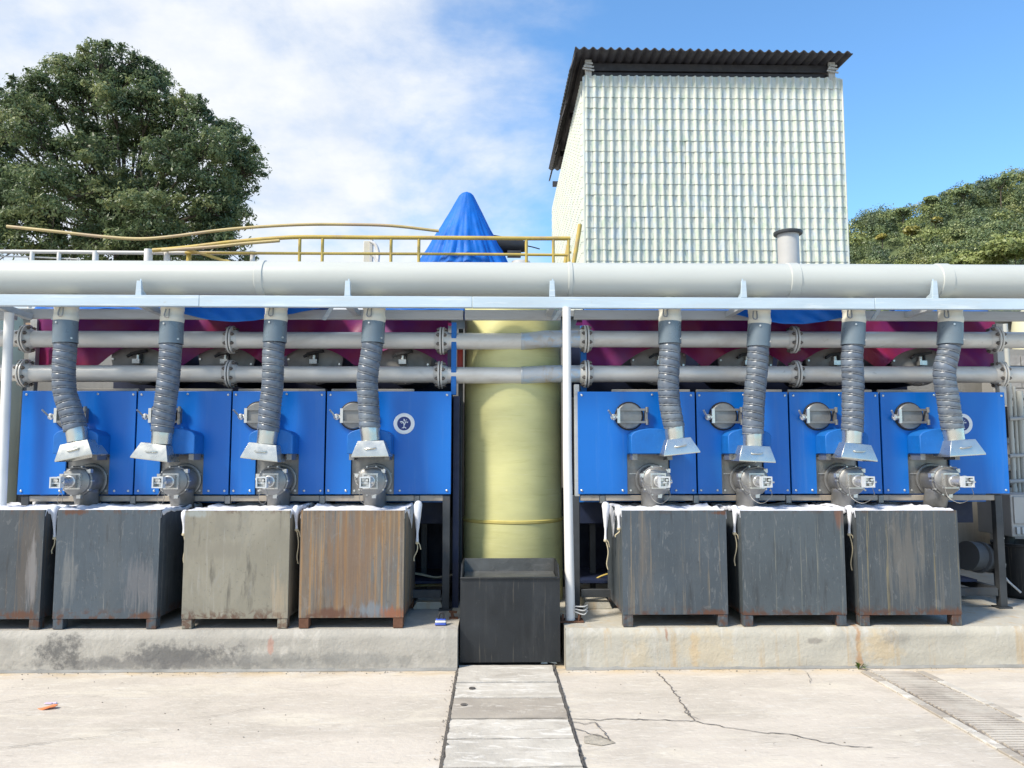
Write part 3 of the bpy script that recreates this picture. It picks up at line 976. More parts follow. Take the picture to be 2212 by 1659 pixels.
pts, tone = [], []
for i in range(1000):
    y = 80 + 110 * random.random() ** 0.8
    x = y * random.uniform(0.36, 0.80)
    r = random.uniform(1.3, 2.2) if random.random() < .6 else random.uniform(2.2, 3.4)
    pts.append(crown_pts((x, y, hz(x, y) + r * .55), r, int(190 * r), 1.15))
    tone += [random.choice((0, 0, 1, 1, 2, 3))] * len(pts[-1])
wood = leaf_obj('hillside_wood', np.concatenate(pts), 0.21, MT['hill_leaf'], None, 0.5, 0.6, np.concatenate(OUT))
for m_ in ('hill_leaf_dark', 'hill_leaf_olive', 'pale_leaf'):
    wood.data.materials.append(MT[m_])
wood.data.polygons.foreach_set('material_index', np.array(tone, dtype=np.int32))
tag(wood, 'green wooded hillside rising behind the tower at right', 'woodland', kind='stuff')


def hill_tree(px, py, Y, r, label, m, n=420):
    for q in range(82, 182):
        g = P(px, py, q)
        if g.z < hz(g.x, q) + r * 2.1 + 1.0:
            Y = q
            break
    g = P(px, py, Y)
    base = Vector((g.x, Y, hz(g.x, Y) - 1.5))
    tr = thing('hill_tree', label, 'tree', base, 'single trees on the wooded hill')
    top = g.z
    mb = MB().tube([base, base.lerp(Vector((g.x, Y, top)), .5), Vector((g.x + .2, Y, top))], [0.22, 0.16, 0.05], 7)
    for k in range(4):
        a = k * 1.6 + px
        mb.tube([Vector((g.x, Y, top - r * .7)), Vector((g.x + math.cos(a) * r * .7, Y + math.sin(a) * r * .7, top + r * .1))], [0.09, 0.03], 5)
    mb.build('trunk', MT['bark'], tr)
    OUT.clear()
    pc_ = np.concatenate([crown_pts((g.x + random.uniform(-.5, .5) * r, Y + random.uniform(-.5, .5) * r, top + random.uniform(-.3, .3) * r), r * .7, n // 3) for _ in range(4)])
    leaf_obj('crown', pc_, 0.34, m, tr, 0.5, 0.6, np.concatenate(OUT))


hill_tree(1967, 500, 128, 1.6, 'small yellow leaved tree half way up the wooded hill', MT['yellow_leaf'])
hill_tree(2020, 478, 132, 1.2, 'little golden bush above the yellow tree on the hill', MT['yellow_leaf'])
hill_tree(1905, 512, 126, 1.1, 'yellow green tree low on the hill nearest the tower', MT['yellow_leaf'])
for px, py, r, lb in ((2080, 412, 2.2, 'dark tree standing on the hill ridge, left of the highest one'), (2160, 394, 2.6, 'tall dark tree at the highest part of the hill ridge'),
                      (2010, 436, 1.8, 'dark ridge tree half way along the skyline of the hill'), (1950, 458, 1.6, 'bushy tree on the low skyline above the yellow tree')):
    hill_tree(px, py, 172, r, lb, MT['hill_leaf'])
for px, py, r, lb in ((2190, 548, 4.6, 'pale green tree at the foot of the hill by the right edge'), (2115, 566, 3.4, 'pale green tree at the foot of the hill just above the big pipe'), (2235, 528, 4.0, 'pale lime tree crown cut by the right edge above the big pipe')):
    hill_tree(px, py, 88, r, lb, MT['pale_leaf'], 3600)

# ------------------------------------------------------------------ big tree on the left
YTR = 22.0
tb = P(260, 560, YTR)
tree = thing('broadleaf_tree', 'big dark green broadleaf tree towering behind the railings at left', 'tree', (tb.x, YTR, 0))
mb = MB()
crown_c = P(270, 480, YTR + 1.6)
trunk = [Vector((tb.x, YTR, 0)), Vector((tb.x + .1, YTR, 3)), Vector((tb.x - .1, YTR, 5.2)), crown_c]
mb.tube(trunk, [0.45, 0.34, 0.26, 0.18], 10)
BL = [(190, 170, 62), (215, 125, 34), (265, 150, 46), (310, 165, 50), (105, 190, 50), (55, 215, 44), (48, 265, 56), (5, 300, 46), (170, 235, 70), (250, 215, 56), (320, 230, 52), (375, 265, 46), (415, 245, 38), (385, 225, 26), (445, 320, 54),
      (480, 285, 36), (500, 320, 40), (522, 375, 46), (535, 345, 28), (512, 425, 44), (440, 395, 60), (370, 345, 56), (310, 405, 62), (200, 355, 66), (110, 330, 64), (20, 390, 60), (40, 440, 76), (120, 440, 86), (220, 445, 84), (320, 470, 82),
      (410, 470, 64), (470, 500, 40), (500, 475, 36), (430, 545, 62), (330, 550, 70), (240, 545, 76), (140, 545, 80), (50, 530, 84), (-40, 450, 80), (-50, 360, 60), (500, 548, 40), (150, 150, 34), (410, 325, 40), (-30, 240, 40), (-20, 300, 46), (460, 455, 40), (340, 190, 28), (270, 290, 52), (250, 380, 66), (330, 300, 46), (220, 300, 50)]
cl, dn = [], []
for i, (bx, by, br) in enumerate(BL):
    off = random.uniform(-1.3, 1.3) if br > 50 else random.uniform(-.6, .6)
    if by > 430:
        off -= 0.9
    elif br > 50:
        off -= 0.5
    c = P(bx, by, YTR + off)
    r = M(br * 0.97, YTR)
    mid = crown_c.lerp(c, 0.55) + Vector((0, 0, -0.2 - 0.2 * random.random()))
    mb.tube([crown_c + Vector((0, 0, -1.0 * random.random())), mid, c, c + (c - mid) * 0.12], [0.06, 0.04, 0.022, 0.008], 6)
    for k in range(5):
        d = Vector((random.gauss(0, 1), random.gauss(0, 1), random.gauss(0, 1))).normalized() * r * 0.8
        mb.tube([mid.lerp(c, .6), c + d * .5, c + d], [0.035, 0.02, 0.008], 5)
    # leaf clumps around the surface of the lobe
    ncl = int(15 * (br / 60) ** 2)
    for k in range(ncl):
        d = rng.normal(size=3)
        d /= np.linalg.norm(d)
        cc = np.array(c) + d * r * (0.30 + 0.68 * rng.random() ** 0.5)
        m_ = int(rng.integers(110, 320))
        sc_ = rng.uniform(0.55, 1.2)
        q = rng.normal(size=(m_, 3))
        q /= np.linalg.norm(q, axis=1)[:, None]
        dn.append(q + np.array([0, 0, 0.35]))
        q = q * (rng.random((m_, 1)) ** 0.45) * np.array([0.44, 0.44, 0.26]) * sc_
        q[:, 2] -= 0.5 * (q[:, 0] ** 2 + q[:, 1] ** 2)
        cl.append(cc + q)
    for k in range(9):
        d = rng.normal(size=3)
        d[2] = d[2] * .8 + .25
        d /= np.linalg.norm(d)
        m_ = int(rng.integers(40, 110))
        q = rng.normal(size=(m_, 3))
        dn.append(q / np.linalg.norm(q, axis=1)[:, None] + np.array([0, 0, 0.35]))
        L_ = rng.random((m_, 1)) ** .8
        cl.append(np.array(c) + d * r * (0.85 + 0.38 * L_) + q * np.array([.10, .10, .07]) * (1.25 - L_))
        tip = Vector(np.array(c) + d * r * 1.15)
        mb.tube([c, c.lerp(tip, .5) + Vector((0, 0, .03)), tip], [0.018, 0.011, 0.004], 4)
    m_ = int(110 * (br / 60) ** 2)          # loose leaves that fray the outline
    q = rng.normal(size=(m_, 3))
    q /= np.linalg.norm(q, axis=1)[:, None]
    dn.append(q)
    cl.append(np.array(c) + q * r * rng.uniform(0.75, 1.04, (m_, 1)))
mb.build('trunk', MT['bark'], tree)
leaf_obj('crown', np.concatenate(cl), 0.056, MT['leaf'], tree, 0.6, 0.42, np.concatenate(dn))

# ------------------------------------------------------------------ railings and things on the rear deck
YG = 9.2


def rod(mb, pts, r, Y, n=10, smooth=True):
    q = [P(*p[:2], (p[2] if len(p) > 2 else Y)) for p in pts]
    if len(q) > 2:
        q, _ = catmull(q, len(q) * 5)
    return mb.tube(q, r, n)


rl = thing('yellow_railing', 'yellow tube railing along the deck from the tree to the white tower', 'railing', (0, YG, ZD + .08))
rod(MB(), [(330, 541), (400, 535), (500, 523), (590, 515), (660, 512), (800, 513), (1000, 514), (1130, 515), (1232, 515)], 0.026, YG).build('top_rail', MT['yellow'], rl)
rod(MB(), [(400, 546), (560, 547), (800, 548), (1000, 549), (1231, 551)], 0.018, YG).build('mid_rail', MT['yellow'], rl)
for px in (648, 697, 845, 905, 1137, 1195, 1228):
    a = P(px, 514, YG)
    MB().cyl((a.x, YG, ZD + .08), (a.x, YG, a.z), 0.019, 10).build('rail_post', MT['yellow'], rl)
a = P(405, 536, YG)
MB().cyl((a.x, YG + .05, ZD + .08), (a.x, YG + .05, a.z), 0.03, 10).build('rail_post', MT['yellow'], rl)
wr = thing('grey_railing', 'low grey white railing on the deck in front of the big tree', 'railing', (-4, YG, ZD + .08))
rod(MB(), [(-120, 543), (100, 544), (300, 546), (553, 547)], 0.024, YG + .08).build('top_rail', MT['grey_rail'], wr)
rod(MB(), [(-60, 553), (60, 555), (170, 560)], 0.010, YG + .1).build('wire', MT['grey_rail'], wr)
for px, w in ((70, .026), (128, .024), (207, .036), (321, .05), (361, .036), (546, .03), (-30, .03)):
    a = P(px, 543 if px != 321 else 539, YG + .08)
    MB().cyl((a.x, YG + .08, ZD + .08), (a.x, YG + .08, a.z), w, 10).build('rail_post', MT['white_paint'], wr)
rod(MB(), [(15, 489), (120, 500), (220, 511), (300, 516), (370, 511), (470, 498), (560, 490), (660, 485), (760, 485), (850, 488), (948, 499)], 0.019, YG - .15).build('x', MT['bamboo'])
lp = bpy.context.scene.objects['x']
lp.name = 'long_pole'
tag(lp, 'long bent yellow brown pole lying above the railings, dipping before the tree', 'pole')
sp_ = rod(MB(), [(350, 541), (450, 534), (530, 526), (604, 520)], 0.020, YG - .12).build('short_pole', MT['bamboo'])
tag(sp_, 'short brown pole sloping beside the yellow top rail near the tree', 'pole')
hs = rod(MB(), [(405, 540), (440, 549), (480, 562), (500, 572), (505, 640)], 0.018, YG - .05).build('yellow_hose', MT['yellow'])
tag(hs, 'thin yellow hose drooping from the railing in front of the tree', 'hose')
# short pale column with white straps
a = P(795, 520, YG + .25)
pc = thing('deck_column', 'short cream column with white curved straps behind the yellow railing', 'column', (a.x, a.y, ZD + .08))
MB().box((a.x - .055, a.y, ZD + .08), (a.x + .02, a.y + .08, a.z)).build('column', MT['pvc_cream'], pc, bevel=0.006)
MB().box((a.x + .022, a.y - .02, ZD + .08), (a.x + .06, a.y + .06, a.z + .02)).build('rail_plate', MT['grey_rail'], pc, bevel=0.004)
for k in range(2):
    rod(MB(), [(800, 522 + k * 26), (811, 529 + k * 28), (817, 546 + k * 28), (816, 566 + k * 24)], 0.022, YG + .24).build('strap', MT['white_paint'], pc)
# black motor cover beside the cone
mc = thing('covered_motor', 'black covered motor jutting out right of the blue tarpaulin cone', 'motor', P(1110, 560, 9.9))
a, b = P(1062, 528, 9.9), P(1140, 533, 9.9)
mb = MB().tube([a, a.lerp(b, .3), a.lerp(b, .9), b], [0.13, 0.115, 0.075, 0.06], 14)
mb.build('cover', MT['rubber'], mc)
rod(MB(), [(1138, 531), (1152, 534), (1166, 538)], 0.008, 9.9).build('cable', MT['rubber'], mc)
c = P(1125, 575, 9.9)
MB().lathe(c, [(0.16, -0.35), (0.16, 0), (0.12, .06), (.0, .085)], 16).build('housing', MT['cabinet'], mc)
MB().box(P(1096, 553, 9.85) - Vector((.0, .05, 0)), P(1112, 543, 9.85) + Vector((.08, .1, 0))).build('bracket', MT['dark_steel'], mc)
# yellow ladder by the tower corner
ld = thing('yellow_ladder', 'thin yellow ladder rails leaning at the corner of the white tower', 'ladder', (P(1240, 560, 10).x, 10, ZD))
rod(MB(), [(1226, 640), (1240, 565), (1250, 505), (1253, 485)], 0.03, 10.4).build('ladder_rail', MT['yellow'], ld)
rod(MB(), [(1212, 640), (1222, 565), (1228, 530)], 0.03, 10.4).build('ladder_rail', MT['yellow'], ld)
mb = MB()
for k in range(4):
    p, q = P(1234 - 2 * k, 545 + 18 * k, 10.4), P(1224 - 2 * k, 545 + 18 * k, 10.4)
    mb.cyl(p, q, 0.018, 8)
mb.build('rungs', MT['yellow'], ld)['kind'] = 'stuff'

# blue tarpaulin cone
YC = 9.9
ap = P(1008, 414, YC)
bz = ZD + .08
r570, z570 = M(95, YC), P(1005, 570, YC).z
cone = thing('tarpaulin_cone', 'tall pointed cone of blue tarpaulin draped over gear on the deck', 'tarpaulin', (ap.x, YC, bz))


def cfn(u, v):
    a = 2 * math.pi * u
    z = ap.z + (bz - ap.z) * v
    h = (ap.z - z) / (ap.z - z570)
    r = r570 * (0.115 * min(1, (h / 0.05) ** 0.5 if h > 0 else 0) + 0.885 * max(0, h) ** 1.0)
    amp = 0.075 * min(1, max(0, h - .22) * 1.5)
    r *= 1 + amp * (1.0 * abs(math.sin(7.5 * a + 1.5 * nz(z * 1.0, 0, 1))) ** .6 + 0.5 * abs(math.sin(17 * a + 1.0 + 2.5 * nz(z * .8, 3, 1))) - 0.8 + 0.5 * nz(math.cos(a) * 3, math.sin(a) * 3, z * .5)) 
    r *= 1 + 0.03 * nz(math.cos(a) * 4, math.sin(a) * 4, z * 5)
    return ap.x + r * math.cos(a) - 0.03 * h, YC + r * math.sin(a), z


MB().grid(cfn, 180, 60).build('sheet', MT['blue_tarp'], cone)
c = [(ap.x + 0.165 * math.cos(k / 20 * 2 * math.pi), YC + 0.165 * math.sin(k / 20 * 2 * math.pi), ap.z - .345) for k in range(21)]
MB().tube(c, 0.010, 6, caps=False).build('cord', MT['blue_tarp'], cone)

# grey vent stack
YV = 9.6
a, b = P(1702, 505, YV), P(1702, 640, YV)
vs_ = thing('vent_stack', 'stubby grey vent stack with a dark flange in front of the tower', 'vent', (a.x, YV, ZD + .08))
MB().cyl((a.x, YV, ZD + .08), (a.x, YV, a.z), M(23, YV), 28).build('pipe', MT['cabinet'], vs_)
MB().lathe((a.x, YV, a.z - .015), [(M(30, YV), 0), (M(31, YV), .012), (M(31, YV), .035), (M(27, YV), .045), (M(20, YV), .04)], 28).build('flange', MT['dark_steel'], vs_)
MB().beam((a.x - .06, YV - .05, a.z + .035), (a.x + .05, YV + .05, a.z + .04), .05, .02).build('scrap', MT['weather_wood'], vs_)

# ------------------------------------------------------------------ yellow green tank
YK = 7.05
xk0, xk1 = P(1001, 1000, YK).x, P(1214, 1000, YK).x
rk, xk = (xk1 - xk0) / 2 * 0.985, (xk0 + xk1) / 2
zk = P(1106, 664, YK).z + 0.25
tank = thing('fibreglass_tank', 'tall round yellow green fibreglass tank standing between the machine rows', 'tank', (xk, YK, 0))
zl = P(1106, 1128, YK - rk).z
MB().lathe((xk, YK, 0), [(rk + .006, 0), (rk + .006, zl - .02)], 72).build('lower_shell', MT['frp'], tank)
MB().lathe((xk, YK, 0), [(rk + .004, zl - .02), (rk + .012, zl - .012), (rk + .012, zl + .006), (rk + .002, zl + .012)], 72).build('seam_band', MT['frp_band'], tank)
MB().lathe((xk, YK, 0), [(rk, zl + .012), (rk + .002, 1.6), (rk, zk - .12), (rk * .9, zk - .02), (rk * .5, zk + .05), (0, zk + .07)], 72).build('upper_shell', MT['frp'], tank)

# ------------------------------------------------------------------ black tub in front of the tank
yf, yb = 5.90, 6.36
x0, x1 = P(994, 1340, yf).x, P(1210, 1340, yf).x
z0, z1 = 0.03, P(1100, 1248, yf).z
z2 = P(1100, 1206, yb).z
tub = thing('black_tub', 'black steel tub with sloping sides standing in the gap before the tank', 'bin', ((x0 + x1) / 2, (yf + yb) / 2, 0))
th = 0.012


def front(u, v):
    x, z = x0 + (x1 - x0) * u, z0 + (z1 - z0) * v
    return x, yf - 0.010 * math.sin(math.pi * u) * math.sin(math.pi * v) + 0.003 * nz(x * 4, z * 4, 2), z


fm = MB().grid(front, 20, 16)
fm.add([(x0 + .013, yf + th, z0), (x1 - .013, yf + th, z0), (x1 - .013, yf + th, z1), (x0 + .013, yf + th, z1)], [(3, 2, 1, 0)])
fm.build('front_plate', MT['black_bin'], tub)
mb = MB().prism([(x0 + .01, z2), (x0 + .01, z0), (x1 - .01, z0), (x1 - .01, z2)][::-1], yb, yb + th)
mb.build('back_plate', MT['black_in'], tub)
for x, s in ((x0, 1), (x1, -1)):
    xa, xb = (x + .001, x + th) if s > 0 else (x - th, x - .001)
    prof = [(yf + .004, z0), (yb - .002, z0), (yb - .002, z2), (yf + .10, z1 + .085), (yf + .004, z1 + .004)]
    n = len(prof)
    MB().add([(xa, y, z) for y, z in prof] + [(xb, y, z) for y, z in prof], [list(range(n)), list(range(2 * n - 1, n - 1, -1))] + [((i + 1) % n, n + (i + 1) % n, n + i, i) for i in range(n)]).build('side_plate', MT['black_bin'], tub)
MB().box((x0 + .02, yf + .02, z0), (x1 - .02, yb - .02, z0 + .02)).build('bottom_plate', MT['black_bin'], tub)
MB().prism([(x0 + .02, z1 - .02), (x0 + .02, z1 - .04), (x1 - .02, z1 - .04), (x1 - .02, z1 - .02)][::-1], yf + .16, yb - .003).build('inner_shelf', MT['black_in'], tub)
MB().box((x0 + .015, yf + .05, z1 - .05), (x1 - .015, yf + .052, z1 - .0)).build('inner_lip', MT['black_in'], tub)
MB().beam((x0 - .001, yf - .004, z1), (x1 + .001, yf - .004, z1), .022, .012).build('rim', MT['black_bin'], tub, bevel=.003)

# ------------------------------------------------------------------ blue machines
YM = 6.45
ZB, ZH = P(600, 1068, YM).z, P(600, 845, YM).z
HP = ZH - ZB
mm = YM / FPX
CW = 0.178        # half width of the cover and of the notch below it
NZ = 0.33         # notch height


def keep(mb, name, m):
    me = mb.mesh(name)
    me.materials.append(m)
    return me


UM = {}
arch = [(-CW, NZ + .005)] + [(CW, NZ + .005), (CW, NZ + .152), (CW - .02, NZ + .175)] + [(x * CW, NZ + .212 - 0.045 * abs(x) ** 2.2) for x in (0.75, 0.45, 0.15, -0.15, -0.45, -0.75)] + [(-CW + .02, NZ + .175), (-CW, NZ + .152)]
UM['cover'] = keep(MB().prism(arch, -0.20, -0.001), 'cover', MT['blue_cover'])
for nm_, x in (('cover_lug', -CW + .015), ('cover_lug.b', CW - .055)):
    UM[nm_] = keep(MB().box((x, -.17, NZ - .045), (x + .04, -.012, NZ + .004)), 'cover_lug', MT['steel'])
UM['recess_plate'] = keep(MB().box((-CW + .004, .026, -.0), (CW - .004, .034, NZ + .02)), 'recess_plate', MT['steel'])
mb = MB()
mb.box((-CW + .02, .018, .165), (CW - .02, .0255, .171))
UM['plate_rib'] = keep(mb, 'plate_rib', MT['steel_lt'])
mb = MB()
for x in (-.15, .15):
    for z in (.03, .30):
        mb.cyl((x, .026, z), (x, .012, z), 0.009, 8)
UM['plate_bolts'] = keep(mb, 'plate_bolts', MT['steel_lt'])
# hatch
hx, hz_ = -0.160, 0.650
UM['gasket'] = keep(MB().lathe((hx, 0, hz_), [(0.121, -.004), (0.121, .012), (.116, .016)], 28, (0, -1, 0)), 'gasket', MT['rubber'])
UM['hatch'] = keep(MB().lathe((hx, 0, hz_), [(0.109, .01), (0.109, .030), (.101, .037), (.0, .040)], 28, (0, -1, 0)), 'hatch', MT['steel'])
mb = MB()
for z in (-.052, .052):
    mb.box((hx - .085, -.056, hz_ + z - .009), (hx + .155, -.038, hz_ + z + .009))
    mb.cyl((hx + .145, -.047, hz_ + z - .022), (hx + .145, -.047, hz_ + z + .022), .014, 8)
mb.box((hx + .128, -.046, hz_ - .06), (hx + .150, -.001, hz_ + .06))
UM['hinge_bar'] = keep(mb, 'hinge_bar', MT['steel'])
mb = MB()
mb.box((hx - .105, -.058, hz_ - .06), (hx - .082, -.036, hz_ + .06))
mb.lathe((hx - .135, -.02, hz_ - .01), [(.022, 0), (.026, .01), (.026, .03), (.01, .045)], 12, (0, -1, 0))
mb.beam((hx - .145, -.05, hz_ - .01), (hx - .185, -.09, hz_ + .045), .012, .012)
mb.beam((hx - .13, -.04, hz_ - .01), (hx - .09, -.045, hz_ - .01), .02, .018)
UM['latch'] = keep(mb, 'latch', MT['steel_lt'])
# discharge barrel and drive
bx, bz_ = 0.025, 0.118
UM['barrel_flange'] = keep(MB().lathe((bx, .024, bz_), [(.137, 0), (.137, .02), (.128, .024), (.118, .022)], 30, (0, -1, 0)), 'barrel_flange', MT['steel'])
UM['barrel'] = keep(MB().lathe((bx, .0, bz_), [(.113, 0), (.113, .17), (.122, .172), (.122, .195), (.112, .198), (.112, .222), (.092, .238), (.0, .243)], 30, (0, -1, 0)), 'barrel', MT['steel'])
mb = MB()
for k in range(10):
    a = k / 10 * 2 * math.pi
    p = Vector((bx + .118 * math.cos(a), -.166, bz_ + .118 * math.sin(a)))
    mb.cyl(p, p + Vector((0, -.04, 0)), .008, 6)
for k in range(3):
    a = 0.7 + k * 2.1
    p = Vector((bx + .124 * math.cos(a), -.19, bz_ + .124 * math.sin(a)))
    mb.box(p - Vector((.016, .02, .016)), p + Vector((.016, .02, .016)))
UM['clamp_bolts'] = keep(mb, 'clamp_bolts', MT['steel_lt'])
UM['gear_plate'] = keep(MB().box((bx - .062, -.268, bz_ - .062), (bx + .062, -.240, bz_ + .062)), 'gear_plate', MT['steel_lt'])
mb = MB().box((bx - .045, -.30, bz_ - .05), (bx + .045, -.2685, bz_ + .05))
UM['gearbox'] = keep(mb, 'gearbox', MT['steel'])
UM['motor'] = keep(MB().lathe((bx, -.3005, bz_), [(.046, 0), (.046, .012), (.041, .014), (.041, .135), (.047, .137), (.047, .15)], 24, (0, -1, 0)), 'motor', MT['steel_lt'])
mb = MB()
for sx in (-1, 1):
    mb.box((bx + sx * .036 - .005, -.505, bz_ - .042), (bx + sx * .036 + .005, -.452, bz_ + .042))
for sz in (-1, 1):
    mb.box((bx - .0305, -.504, bz_ + sz * .037 - .005), (bx + .0305, -.453, bz_ + sz * .037 + .005))
mb.box((bx - .0305, -.49, bz_ - .010), (bx + .0305, -.48, bz_ + .001))
mb.box((bx - .004, -.488, bz_ + .0015), (bx + .004, -.478, bz_ + .0315))
UM['terminal_frame'] = keep(mb, 'terminal_frame', MT['white_box'])
mb = MB().box((bx - .028, -.485, bz_ + .006), (bx - .006, -.4525, bz_ + .03))
mb.box((bx + .006, -.48, bz_ - .03), (bx + .028, -.4525, bz_ - .013))
mb.cyl((bx + .016, -.512, bz_ + .016), (bx + .016, -.453, bz_ + .016), .010, 10)
mb.cyl((bx + .045, -.48, bz_ + .0), (bx + .062, -.48, bz_ + .0), .010, 8)
UM['terminals'] = keep(mb, 'terminals', MT['steel_lt'])
mb = MB()
pp, _ = catmull([(bx + .03, -.48, bz_ - .042), (bx + .045, -.47, bz_ - .11), (bx - .01, -.40, bz_ - .17), (bx - .07, -.34, bz_ - .13), (bx - .06, -.27, bz_ - .05)], 18)
mb.tube(pp, 0.0022, 6)
pp, _ = catmull([(bx + .10, -.2, bz_ + .09), (bx + .03, -.26, bz_ + .11), (bx - .06, -.24, bz_ + .095)], 10)
mb.tube(pp, 0.0035, 6)
pp, _ = catmull([(bx - .11, -.19, bz_ + .05), (bx - .13, -.22, bz_ + .02), (bx - .10, -.25, bz_ - .03), (bx - .06, -.30, bz_ - .045)], 10)
mb.tube(pp, 0.0035, 6)
UM['cable'] = keep(mb, 'cable', MT['steel'])


def spout(u, v):
    a = math.pi * (0.05 + 0.9 * u)
    x = bx - 0.095 * math.cos(a) * (1 - .12 * v)
    y = -0.02 - 0.165 * math.sin(a) * (1 - 0.1 * v) + 0.06 * v
    return x, y, bz_ - 0.07 - 0.17 * v


UM['spout'] = keep(MB().grid(spout, 18, 5), 'spout', MT['steel'])
ps = [(bx + .06, .0, .03), (bx + .125, -.01, .0), (bx + .14, -.02, -.02)]
# drum above the machine
dz = P(235, 772, 6.95).z - ZB
dxu = 0.19
UM['drum'] = keep(MB().lathe((dxu, .45, dz), [(.236, 0), (.236, -.75)][::-1], 36, (0, -1, 0)), 'drum', MT['dark_steel'])
UM['drum_head'] = keep(MB().lathe((dxu, .45, dz), [(.252, -.012), (.252, .014), (.24, .02), (.0, .026)], 40, (0, -1, 0)), 'drum_head', mat('shaded drum steel', (0.25, 0.245, 0.235), 0.55, 0.3, var=0.2, vs=6, bump=0.1))
mb = MB()
for k in range(16):
    a = k / 16 * 2 * math.pi + .1
    p = Vector((dxu + .232 * math.cos(a), .43, dz + .232 * math.sin(a)))
    mb.cyl(p, p + Vector((0, -.016, 0)), .010, 6)
UM['head_bolts'] = keep(mb, 'head_bolts', MT['steel_lt'])
mb = MB()
mb.box((dxu - .03, .35, dz - .07), (dxu + .035, .424, dz - .03))
mb.cyl((dxu, .40, dz - .03), (dxu, .40, dz + .01), .018, 10)
UM['valve'] = keep(mb, 'valve', MT['steel_lt'])
mb = MB()
mb.beam((dxu - .06, .39, dz + .02), (dxu + .09, .37, dz + .045), .03, .022)
mb.cyl((dxu + .03, .39, dz - .06), (dxu + .03, .39, dz + .04), .012, 8)
mb.beam((dxu - .05, .39, dz + .02), (dxu - .09, .385, dz - .005), .03, .02)
UM['lever'] = keep(mb, 'lever', MT['rubber'])

